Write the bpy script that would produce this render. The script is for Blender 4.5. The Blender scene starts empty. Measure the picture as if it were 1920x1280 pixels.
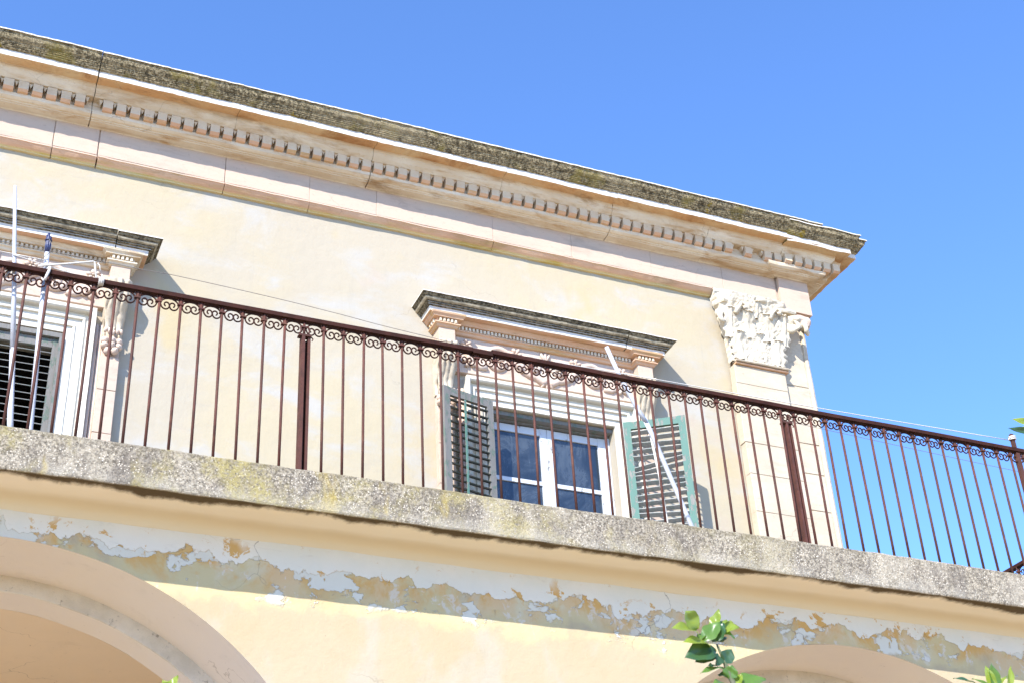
import bpy, math, random
from mathutils import Vector, Matrix, noise

random.seed(7)
SC = bpy.context.scene
COL = SC.collection
PI = math.pi

# ------------------------------------------------------------------ camera
cam = bpy.data.cameras.new('camera')
cam.sensor_width = 36.0
cam.lens = 2741.14 / 1920 * 36.0
cam.clip_start = 0.1
cam.clip_end = 2000
cam.dof.use_dof = True
cam.dof.focus_distance = 11.0
cam.dof.aperture_fstop = 9.0
camo = bpy.data.objects.new('camera', cam)
COL.objects.link(camo)
SC.camera = camo
yaw, pitch, roll = (math.radians(a) for a in (25.2179, 31.9751, -3.3395))
fwd = Vector((math.sin(yaw) * math.cos(pitch), math.cos(yaw) * math.cos(pitch), math.sin(pitch)))
rt = Vector((math.cos(yaw), -math.sin(yaw), 0))
up = rt.cross(fwd)
r2 = math.cos(roll) * rt + math.sin(roll) * up
u2 = -math.sin(roll) * rt + math.cos(roll) * up
camo.matrix_world = Matrix(((r2.x, u2.x, -fwd.x, 0), (r2.y, u2.y, -fwd.y, 0), (r2.z, u2.z, -fwd.z, 0), (0, 0, 0, 1)))

# ------------------------------------------------------------------ light
SUN = Vector((0.5486, 0.5606, -0.6186)).normalized()     # the way the light travels
world = bpy.data.worlds.new('World')
SC.world = world
world.use_nodes = True
wn = world.node_tree
sky = wn.nodes.new('ShaderNodeTexSky')
sky.sky_type = 'NISHITA'
sky.sun_disc = False
sky.sun_elevation = math.asin(-SUN.z)
sky.sun_rotation = math.atan2(-SUN.x, -SUN.y)
sky.altitude = 0
sky.air_density = 0.62
sky.dust_density = 0.0
sky.ozone_density = 9.0
bg = wn.nodes['Background']
bg.inputs['Strength'].default_value = 0.15
wn.links.new(sky.outputs[0], bg.inputs['Color'])
sl = bpy.data.lights.new('sun', 'SUN')
sl.energy = 2.6
sl.angle = math.radians(0.5)
sl.color = (1.0, 0.97, 0.93)
so = bpy.data.objects.new('sun', sl)
COL.objects.link(so)
so.rotation_euler = SUN.to_track_quat('-Z', 'Y').to_euler()
so.location = -SUN * 40
SC.view_settings.view_transform = 'Standard'
SC.view_settings.look = 'None'
SC.view_settings.exposure = 1.88
SC.view_settings.gamma = 1
SC.view_settings.use_curve_mapping = False
SC.render.engine = 'CYCLES'
SC.cycles.use_denoising = True
SC.cycles.max_bounces = 8
SC.cycles.diffuse_bounces = 5

# ------------------------------------------------------------------ materials
class NT:
    def __init__(s, name):
        s.m = bpy.data.materials.new(name)
        s.m.use_nodes = True
        s.t = s.m.node_tree
        s.b = s.t.nodes['Principled BSDF']
        s.pos = s.n('ShaderNodeNewGeometry').outputs['Position']
    def n(s, t, **k):
        x = s.t.nodes.new(t)
        for a, v in k.items():
            setattr(x, a, v)
        return x
    def set(s, node, sock, v):
        i = node.inputs[sock]
        if isinstance(v, bpy.types.NodeSocket):
            s.t.links.new(v, i)
        else:
            if i.type == 'RGBA' and len(v) == 3:
                v = (*v, 1)
            i.default_value = v
    def scaled(s, sc, off=(0, 0, 0)):
        x = s.n('ShaderNodeMapping')
        s.set(x, 'Vector', s.pos)
        s.set(x, 'Scale', sc)
        s.set(x, 'Location', off)
        return x.outputs[0]
    def noise(s, scale, detail=4, rough=.55, dist=0, vec=None):
        x = s.n('ShaderNodeTexNoise')
        s.set(x, 'Vector', vec if vec is not None else s.pos)
        s.set(x, 'Scale', scale); s.set(x, 'Detail', detail); s.set(x, 'Roughness', rough); s.set(x, 'Distortion', dist)
        return x.outputs['Fac']
    def vor(s, scale, vec=None, feature='F1', out='Distance', rand=1.0):
        x = s.n('ShaderNodeTexVoronoi', feature=feature)
        s.set(x, 'Vector', vec if vec is not None else s.pos)
        s.set(x, 'Scale', scale); s.set(x, 'Randomness', rand)
        return x.outputs[out]
    def step(s, v, a, b, lo=0.0, hi=1.0, smooth=True):
        x = s.n('ShaderNodeMapRange', interpolation_type='SMOOTHSTEP' if smooth else 'LINEAR')
        s.set(x, 'Value', v); s.set(x, 'From Min', a); s.set(x, 'From Max', b); s.set(x, 'To Min', lo); s.set(x, 'To Max', hi)
        return x.outputs[0]
    def math(s, op, a, b=0.0):
        x = s.n('ShaderNodeMath', operation=op)
        s.set(x, 0, a); s.set(x, 1, b)
        return x.outputs[0]
    def mix(s, f, a, b, blend='MIX'):
        x = s.n('ShaderNodeMix', data_type='RGBA', blend_type=blend)
        s.set(x, 0, f); s.set(x, 6, a); s.set(x, 7, b)
        return x.outputs[2]
    def sep(s):
        x = s.n('ShaderNodeSeparateXYZ')
        s.set(x, 0, s.pos)
        return x.outputs
    def bump(s, h, strength=.3, dist=.01):
        x = s.n('ShaderNodeBump')
        s.set(x, 'Height', h); s.set(x, 'Strength', strength); s.set(x, 'Distance', dist)
        s.set(s.b, 'Normal', x.outputs[0])
    def done(s, col, rough=.85, spec=.25):
        s.set(s.b, 'Base Color', col); s.set(s.b, 'Roughness', rough); s.set(s.b, 'Specular IOR Level', spec)
        return s.m

def cracks(t, col, scale=1.2, width=.004, amount=.5, tint=(.12, .10, .085)):
    w = t.n('ShaderNodeTexNoise'); t.set(w, 'Vector', t.pos); t.set(w, 'Scale', 3.0); t.set(w, 'Detail', 5)
    v = t.n('ShaderNodeVectorMath', operation='SCALE'); t.set(v, 0, w.outputs['Color']); t.set(v, 'Scale', .55)
    a = t.n('ShaderNodeVectorMath', operation='ADD'); t.set(a, 0, t.pos); t.set(a, 1, v.outputs[0])
    e = t.vor(scale, vec=a.outputs[0], feature='DISTANCE_TO_EDGE')
    k = t.step(e, 0, width, 1, 0)
    g = t.step(t.noise(.9, 2), .52, .62)
    return t.mix(t.math('MULTIPLY', t.math('MULTIPLY', k, g), amount), col, tint)

def m_upper():
    t = NT('cream limewash plaster')
    c = t.mix(t.step(t.noise(.75, 4, .6), .38, .66), (.385, .332, .248), (.405, .340, .226))
    c = t.mix(t.math('MULTIPLY', t.step(t.noise(1.5, 5, .6, .4, t.scaled((1, 1, 1.7), (9, 2, 4))), .48, .68), .9), c, (.385, .357, .308))
    c = t.mix(t.math('MULTIPLY', t.step(t.noise(1.0, 3, .6, 0, t.scaled((1.4, 1, .8), (3, 7, 1))), .57, .70), .8), c, (.415, .330, .185))
    c = t.mix(t.math('MULTIPLY', t.step(t.noise(1.3, 4, .6, 0, t.scaled((1, 1, 1.2), (13, 17, 11))), .58, .72), .55), c, (.405, .321, .256))
    c = t.mix(t.math('MULTIPLY', t.step(t.noise(2.2, 6, .7, .2, t.scaled((.7, 1, 2.6), (1, 5, 8))), .57, .72), .45), c, (.335, .295, .232))
    c = t.mix(t.math('MULTIPLY', t.step(t.noise(4, 5, .7, .6, t.scaled((2.6, 1, .22))), .56, .75), .35), c, (.330, .295, .227))
    c = t.mix(t.step(t.vor(3.1), .0, .035, .6, 0), c, (.240, .187, .133))
    c = cracks(t, c, .55, .003, .22)
    t.bump(t.math('ADD', t.noise(9, 8, .7), t.math('MULTIPLY', t.noise(1.5, 3), 2)), .45, .012)
    return t.done(c, .92, .12)

def m_lower():
    t = NT('yellow limewash with grey repainted band')
    X, Y, Z = t.sep()
    big = t.noise(1.35, 3, .5, .2, t.scaled((1, 1, .4)))
    fine = t.noise(5.0, 7, .60, .3, t.scaled((1, 1, .8), (4, 4, 4)))
    edge = t.math('ADD', t.math('ADD', 3.265, t.math('MULTIPLY', t.math('SUBTRACT', big, .5), .30)),
                  t.math('MULTIPLY', t.math('SUBTRACT', fine, .5), .36))
    d = t.math('SUBTRACT', Z, edge)                  # above 0: the grey-white coat
    white = t.mix(t.step(t.noise(2.6, 5, .6), .35, .7), (.690, .632, .514), (.639, .602, .490))
    white = t.mix(t.math('MULTIPLY', t.step(t.noise(5, 6, .7, 1, t.scaled((1, 1, 3))), .56, .72), .45), white, (.536, .479, .388))
    yel = t.mix(t.step(t.noise(1.1, 5, .62), .35, .68), (.420, .339, .218), (.405, .320, .192))
    yel = t.mix(t.math('MULTIPLY', t.step(t.noise(1.9, 5, .6, .3, t.scaled((1.4, 1, .8), (5, 1, 2))), .52, .68), .75), yel, (.410, .356, .268))
    yel = t.mix(t.math('MULTIPLY', t.step(t.noise(4.1, 6, .7, .5), .55, .74), .3), yel, (.360, .281, .168))
    och = t.mix(t.noise(11, 6, .7), (.58, .31, .09), (.50, .33, .12))
    band = t.math('MULTIPLY', t.step(d, -.27, -.17, 0, 1), t.step(t.noise(2.9, 4, .6), .28, .5))
    yel = t.mix(t.math('MULTIPLY', band, .9), yel, (.52, .425, .225))
    oche = t.math('MULTIPLY', t.step(d, -.20, -.02, 0, 1), t.step(t.noise(2.3, 5, .66, .3, t.scaled((1, 1, .8), (2, 8, 3))), .44, .54))
    yel = t.mix(oche, yel, och)
    isl = t.math('MULTIPLY', t.step(t.noise(4.3, 7, .62, .2, t.scaled((1, 1, 1.3), (7, 3, 5))), .555, .575), t.math('MULTIPLY', t.step(d, -.21, -.15), t.step(d, .005, -.005)))
    yel = t.mix(isl, yel, (.60, .565, .455))
    isl2 = t.math('MULTIPLY', t.step(t.noise(9, 7, .7, .4, t.scaled((1, 1, .7), (3, 3, 15))), .57, .63), t.step(d, -.22, -.12))
    yel = t.mix(t.math('MULTIPLY', isl2, .6), yel, (.58, .54, .47))
    coat = t.math('MULTIPLY', t.step(t.noise(3.0, 6, .66, .4, t.scaled((1, 1, .7), (11, 2, 6))), .46, .58), t.step(d, -.22, -.06))
    yel = t.mix(t.math('MULTIPLY', coat, .32), yel, (.58, .535, .42))
    c = t.mix(t.step(d, -.003, .006), yel, white)
    sp = t.math('MULTIPLY', t.step(t.noise(7, 7, .7, .4, t.scaled((1, 1, 1), (1, 1, 9))), .59, .605), t.math('MULTIPLY', t.step(d, .18, .03), t.step(d, -.06, 0)))
    c = t.mix(sp, c, och)
    c = cracks(t, c, .9, .005, .7, (.16, .13, .10))
    spots = t.math('MULTIPLY', t.step(t.vor(7.5, vec=t.scaled((1, 1, 2.2))), .02, .045, 1, 0), t.step(t.noise(1.7, 2), .5, .6))
    c = t.mix(spots, c, (.14, .11, .08))
    t.bump(t.math('ADD', t.noise(8, 8, .7), t.math('ADD', t.math('MULTIPLY', t.step(d, -.004, .004), 1.6), t.math('MULTIPLY', isl, 1.2))), .7, .008)
    return t.done(c, .92, .12)

def m_stone(name, a, b, stain, amt=.6, streak=True, rough_amt=.5):
    t = NT(name)
    c = t.mix(t.step(t.noise(2.1, 5, .62), .35, .68), a, b)
    v = t.scaled((.9, 3, 6), (3, 3, 3)) if streak else t.scaled((1, 1, 1), (3, 3, 3))
    c = t.mix(t.math('MULTIPLY', t.step(t.noise(2.4, 7, .68, .4, v), .48, .70), amt), c, stain)
    c = t.mix(t.math('MULTIPLY', t.step(t.noise(26, 5, .75), .56, .74), .35), c, tuple(x * .55 for x in stain))
    c = t.mix(t.math('MULTIPLY', t.step(t.noise(1.15, 6, .7, .5, t.scaled((1, 2.2, 3.2), (5, 9, 2))), .54, .70), amt * .75), c, tuple(x * .62 for x in stain))
    c = t.mix(t.math('MULTIPLY', t.step(t.noise(1.6, 6, .68, .4, t.scaled((1, 2, 2.5), (15, 3, 8))), .56, .70), amt * .5), c, tuple(min(.8, x * 1.18) for x in b))
    c = cracks(t, c, .8, .004, .35, (.14, .10, .07))
    t.bump(t.math('ADD', t.noise(30, 6, .7), t.math('MULTIPLY', t.noise(6, 6, .65), 2)), rough_amt, .006)
    return t.done(c, .9, .15)

def m_lichen():
    t = NT('lichen blackened stone')
    c = t.mix(t.step(t.noise(52, 5, .75), .40, .63), (.094, .074, .042), (.432, .350, .208))
    c = t.mix(t.step(t.noise(17, 6, .72), .50, .64), c, (.074, .059, .034))
    c = t.mix(t.math('MULTIPLY', t.step(t.noise(3.4, 5, .65), .50, .64), .75), c, (.222, .175, .048))
    c = t.mix(t.math('MULTIPLY', t.step(t.noise(85, 3, .6), .62, .72), .7), c, (.528, .435, .272))
    c = t.mix(t.math('MULTIPLY', t.step(t.noise(5.5, 4, .6, 0, t.scaled((1, 1, 1), (8, 8, 8))), .665, .70), .8), c, (.240, .164, .012))
    c = t.mix(t.math('MULTIPLY', t.step(t.noise(1.6, 4, .6, 0, t.scaled((1, 1, 1), (2, 5, 1))), .54, .70), .55), c, (.396, .323, .200))
    t.bump(t.noise(60, 6, .8), .8, .012)
    return t.done(c, .95, .1)

def m_hoodtop():
    t = NT('black weathered stone with pale patches')
    c = t.mix(t.step(t.noise(48, 6, .75, 0, t.scaled((.8, 1, 1))), .42, .60), (.054, .046, .030), (.240, .199, .128))
    c = t.mix(t.math('MULTIPLY', t.step(t.noise(4.0, 6, .7, .2, t.scaled((1, 1.6, 1.6))), .55, .66), .75), c, (.324, .265, .168))
    c = t.mix(t.step(t.noise(90, 3, .7), .62, .72), c, (.360, .297, .192))
    t.bump(t.noise(60, 6, .8), .6, .006)
    return t.done(c, .95, .1)

def m_concrete():
    t = NT('weathered speckled concrete')
    X, Y, Z = t.sep()
    g = t.mix(t.step(t.noise(62, 4, .75), .36, .64), (.140, .118, .086), (.458, .390, .288))
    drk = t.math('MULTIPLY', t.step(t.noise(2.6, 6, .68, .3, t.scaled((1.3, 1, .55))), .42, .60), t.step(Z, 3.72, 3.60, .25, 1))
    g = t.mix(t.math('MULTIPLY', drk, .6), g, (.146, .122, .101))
    pale_area = t.math('MULTIPLY', t.step(t.noise(2.0, 5, .65, .3, t.scaled((1.5, 1, .5), (7, 1, 1))), .50, .66), .55)  # paler patches at random
    g = t.mix(pale_area, g, (.520, .450, .338))
    sp = t.step(t.vor(70, out='Distance'), .20, .34, 1, 0)
    g = t.mix(t.math('MULTIPLY', sp, t.step(t.noise(11, 4, .7), .38, .58)), g, (.645, .565, .441))
    dk = t.step(t.noise(95, 3, .7, 0, t.scaled((1, 1, 1), (3, 1, 7))), .58, .70)
    g = t.mix(t.math('MULTIPLY', dk, .8), g, (.057, .047, .033))
    lic = t.math('MULTIPLY', t.step(t.noise(2.1, 6, .68, .25, t.scaled((1, 1, .7), (6, 2, 2))), .43, .58), t.step(X, 7.0, 1.2))
    lic = t.math('MULTIPLY', lic, t.step(t.noise(45, 3, .7), .30, .55))
    g = t.mix(t.math('MULTIPLY', lic, .8), g, (.385, .315, .113))
    lic2 = t.math('MULTIPLY', t.step(t.noise(2.6, 4, .6, .2, t.scaled((1.5, 1, .8), (1, 9, 2))), .58, .68), t.step(X, 5.0, 1.8))
    g = t.mix(t.math('MULTIPLY', lic2, .65), g, (.447, .330, .077))
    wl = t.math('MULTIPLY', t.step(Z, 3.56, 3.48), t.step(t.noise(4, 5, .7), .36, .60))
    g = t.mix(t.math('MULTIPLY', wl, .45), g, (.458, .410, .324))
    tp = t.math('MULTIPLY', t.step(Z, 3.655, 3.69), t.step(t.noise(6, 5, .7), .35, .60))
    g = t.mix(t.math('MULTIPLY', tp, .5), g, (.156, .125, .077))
    sx = t.math('ABSOLUTE', t.math('SUBTRACT', t.math('ADD', X, t.math('MULTIPLY', t.noise(7, 4), .05)), 7.055))
    g = t.mix(t.step(sx, .014, .034, .8, 0), g, (.56, .51, .42))
    t.bump(t.math('ADD', t.noise(70, 5, .8), t.noise(20, 5, .7)), .9, .012)
    return t.done(g, .95, .1)

def m_soffit():
    t = NT('beige plaster soffit with black mould along the drip edge')
    X, Y, Z = t.sep()
    c = t.mix(t.noise(2.2, 5, .6), (.84, .735, .565), (.87, .78, .62))
    w = t.math('ADD', t.math('MULTIPLY', t.noise(1.25, 5, .6, 0, t.scaled((1, 0, 0))), .42), t.math('MULTIPLY', t.noise(22, 7, .8, .3, t.scaled((1, .7, .7))), .09))
    d = t.math('SUBTRACT', t.math('SUBTRACT', Y, 6.93), t.math('SUBTRACT', w, .185))
    c = t.mix(t.step(d, -.030, .036, .95, 0), c, t.mix(t.noise(60, 4, .7), (.035, .022, .008), (.10, .062, .022)))
    c = t.mix(t.math('MULTIPLY', t.step(t.math('ADD', Y, t.math('MULTIPLY', t.noise(3, 4), .06)), 7.17, 7.26), .5), c, (.52, .40, .20))  # gold towards the wall: crease shade and bounce light painted in
    t.bump(t.noise(9, 6, .6), .3, .01)
    return t.done(c, .92, .12)

def m_plain(name, a, b, scale=5, rough=.85, spec=.2, dirt=None, bump=.3, detail=5):
    t = NT(name)
    c = t.mix(t.step(t.noise(scale, detail, .65), .36, .66), a, b)
    if dirt:
        c = t.mix(t.math('MULTIPLY', t.step(t.noise(scale * 2.7, 6, .72, .5), .54, .70), .6), c, dirt)
    if bump:
        t.bump(t.noise(scale * 6, 6, .7), bump, .006)
    return t.done(c, rough, spec)

def m_peach(name, a, b):
    t = NT(name)
    c = t.mix(t.step(t.noise(1.4, 5, .62), .35, .68), a, b)
    c = t.mix(t.math('MULTIPLY', t.step(t.noise(5, 6, .7, .4), .56, .72), .35), c, tuple(x * .78 for x in a))
    c = t.mix(t.math('MULTIPLY', t.step(t.noise(38, 4, .7), .66, .76), .55), c, (.16, .12, .09))
    c = cracks(t, c, 1.0, .004, .5, (.18, .13, .09))
    t.bump(t.noise(12, 7, .7), .3, .01)
    return t.done(c, .92, .12)

def m_ring():
    t = NT('grimy plaster arch band in skylight grey')
    c = t.mix(t.step(t.noise(4, 6, .7), .38, .66), (.66, .59, .48), (.55, .49, .39))  # skylit grey of the band's front put into the colour
    c = t.mix(t.math('MULTIPLY', t.step(t.noise(24, 5, .75), .58, .72), .7), c, (.13, .11, .085))
    t.bump(t.noise(26, 6, .75), .6, .01)
    return t.done(c, .92, .12)

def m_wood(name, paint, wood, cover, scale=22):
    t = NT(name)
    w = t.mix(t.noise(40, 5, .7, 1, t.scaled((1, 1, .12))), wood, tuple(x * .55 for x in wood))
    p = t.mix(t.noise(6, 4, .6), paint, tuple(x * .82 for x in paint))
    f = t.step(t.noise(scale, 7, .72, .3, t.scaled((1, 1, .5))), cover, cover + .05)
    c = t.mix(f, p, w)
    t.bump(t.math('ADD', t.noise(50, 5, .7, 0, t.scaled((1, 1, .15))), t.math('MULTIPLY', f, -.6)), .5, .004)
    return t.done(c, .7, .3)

def m_iron(k=1.0):
    t = NT('rusty maroon painted iron')
    c = t.mix(t.step(t.noise(14, 6, .7), .38, .66), (.112, .038, .026), (.066, .026, .018))
    c = t.mix(t.step(t.noise(48, 5, .72), .60, .68), c, (.15, .055, .025))
    c = t.mix(t.step(t.noise(70, 4, .7, 0, t.scaled((1, 1, 1), (5, 5, 5))), .70, .76), c, (.24, .16, .13))
    oi = t.n('ShaderNodeObjectInfo')
    c = t.mix(t.math('MULTIPLY', oi.outputs['Random'], .55), c, (.060, .030, .021))
    c = t.mix(t.math('MULTIPLY', t.step(t.noise(5, 5, .7), .56, .66), .5), c, (.155, .075, .042))
    if k < 1: c = t.mix(1.0, c, (k, k, k), 'MULTIPLY')  # darker copy: the handrail's underside shade put into the colour
    t.bump(t.noise(120, 4, .7), .35, .002)
    return t.done(c, .68 if k == 1 else .8, .22 if k == 1 else .12)

def m_glass():
    t = NT('dusty dark window glass')
    dust = t.step(t.noise(2.6, 7, .74, .8, t.scaled((1.3, 1, .8))), .40, .72, 0, .50)
    sm = t.step(t.noise(26, 5, .7, .3, t.scaled((1, 1, .06))), .56, .72, 0, .14)
    f = t.math('ADD', dust, sm)
    c = t.mix(f, (.016, .024, .036), (.11, .135, .16))
    t.set(t.b, 'Coat Weight', .55)
    t.set(t.b, 'Coat Roughness', .03)
    t.set(t.b, 'IOR', 1.5)
    x = t.n('ShaderNodeBump'); t.set(x, 'Height', t.noise(2.0, 2)); t.set(x, 'Strength', .12); t.set(x, 'Distance', .02)
    t.set(t.b, 'Coat Normal', x.outputs[0])
    return t.done(c, t.math('ADD', .08, t.math('MULTIPLY', f, .8)), .5)

def m_leaf(name, a, b, trans=.35):
    t = NT(name)
    c = t.mix(t.noise(18, 3, .6), a, b)
    t.set(t.b, 'Base Color', c); t.set(t.b, 'Roughness', .32); t.set(t.b, 'Specular IOR Level', .5)
    tr = t.n('ShaderNodeBsdfTranslucent')
    t.set(tr, 'Color', t.mix(.5, c, (.38, .50, .05)))
    mx = t.n('ShaderNodeMixShader')
    t.set(mx, 0, trans)
    t.t.links.new(t.b.outputs[0], mx.inputs[1]); t.t.links.new(tr.outputs[0], mx.inputs[2])
    t.t.links.new(mx.outputs[0], t.t.nodes['Material Output'].inputs[0])
    t.bump(t.noise(60, 3), .15, .002)
    return t.m

M = dict(
    upper=m_upper(), lower=m_lower(),
    frieze=m_stone('pinkish frieze limestone', (.498, .371, .277), (.456, .361, .277), (.403, .317, .238), .5, True, .3),
    ochre=m_stone('ochre stained and bounce tinted limestone', (.561, .340, .211), (.597, .402, .264), (.454, .302, .112), .7, True, .4),
    mossline=m_stone('mustard lichen streaked limestone', (.597, .452, .224), (.501, .452, .264), (.478, .352, .079), .8, True, .4),
    cornice=m_stone('cornice limestone with rusty streaks', (.585, .471, .323), (.668, .585, .449), (.430, .270, .132), .95, True, .5),
    rust=m_stone('crumbling orange limestone edge', (.573, .334, .158), (.597, .440, .251), (.335, .163, .066), .9, False, 1.0),
    dentil=m_stone('pale dentil limestone', (.594, .459, .304), (.572, .469, .326), (.530, .337, .176), .5, False, .4),
    white=m_plain('white stone for lime and highlights', (.62, .58, .52), (.55, .50, .43), 6, .9, .1, (.38, .32, .26)),
    marble=m_plain('white painted door surround', (.612, .575, .486), (.571, .530, .441), 3, .8, .2, (.428, .380, .297), .2),
    orn=m_stone('rosy carved limestone', (.52, .385, .295), (.53, .44, .36), (.42, .29, .20), .5, False, .4),
    capital=m_stone('whitened crumbling limestone', (.571, .500, .377), (.612, .543, .419), (.428, .349, .239), .45, False, .8),
    pil=m_stone('pale pilaster limestone', (.469, .385, .275), (.500, .425, .315), (.408, .330, .234), .5, True, .4),
    lichen=m_lichen(), hoodtop=m_hoodtop(), concrete=m_concrete(), soffit=m_soffit(),
    peach=m_peach('peach plaster of the arch', (.721, .650, .556), (.690, .624, .556)),
    tan=m_peach('tan plaster ceiling', (.781, .636, .459), (.744, .612, .448)),
    front_lip=m_plain('pale hood roll with lit tone', (.201, .171, .118), (.429, .367, .256), 16, .95, .1, (.080, .067, .049), .6),  # hood roll: its lit tone is part of this colour
    ring=m_ring(), louvre=m_wood('louvre slat in shade tone', (.028, .034, .024), (.060, .050, .036), .52), irondark=m_iron(.42), iron=m_iron(), glass=m_glass(),  # louvre: shade under the slats put into a dark colour
    green=m_wood('peeling teal shutter paint', (.095, .185, .145), (.25, .24, .205), .53),
    greygreen=m_wood('weathered grey green shutter wood', (.12, .155, .12), (.22, .205, .18), .42),
    slat=m_wood('bleached shutter slat', (.25, .275, .24), (.38, .365, .32), .45),
    darkslat=m_wood('dark green shutter slat', (.030, .042, .030), (.10, .09, .07), .60),
    whitewood=m_wood('peeling white window paint', (.56, .585, .61), (.28, .25, .215), .60),
    pvc=m_plain('white plastic pipe', (.47, .475, .50), (.42, .425, .45), 9, .35, .5, (.60, .58, .54), .05),
    rope=m_plain('white cord', (.60, .56, .50), (.54, .50, .44), 40, .9, .1, None, .2),
    wire=m_plain('grey wire', (.16, .14, .12), (.20, .17, .14), 20, .6, .3, None, 0),
    blue=m_plain('navy blue plastic wrap', (.018, .024, .075), (.03, .035, .10), 30, .35, .5, None, .3),
    ground=m_plain('pale warm gravel', (.46, .35, .22), (.42, .32, .20), 1.5, .95, .1, (.34, .26, .16), .4),
    roof=m_plain('grey roof terrace', (.40, .36, .31), (.34, .31, .27), 2, .95, .1),
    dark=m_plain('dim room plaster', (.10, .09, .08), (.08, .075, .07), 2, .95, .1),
    leaf_hi=m_leaf('sunlit toned lemon leaf', (.19, .27, .030), (.27, .33, .05), .4),  # leaf_hi: yellow of sunlit leaves put into the base colour
    leaf_mid=m_leaf('green lemon leaf', (.075, .16, .03), (.11, .20, .035), .3),
    leaf_dk=m_leaf('dark lemon leaf', (.022, .065, .026), (.035, .085, .03), .15),
    bark=m_plain('grey green bark', (.10, .12, .06), (.14, .13, .09), 20, .8, .2),
)

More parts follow.
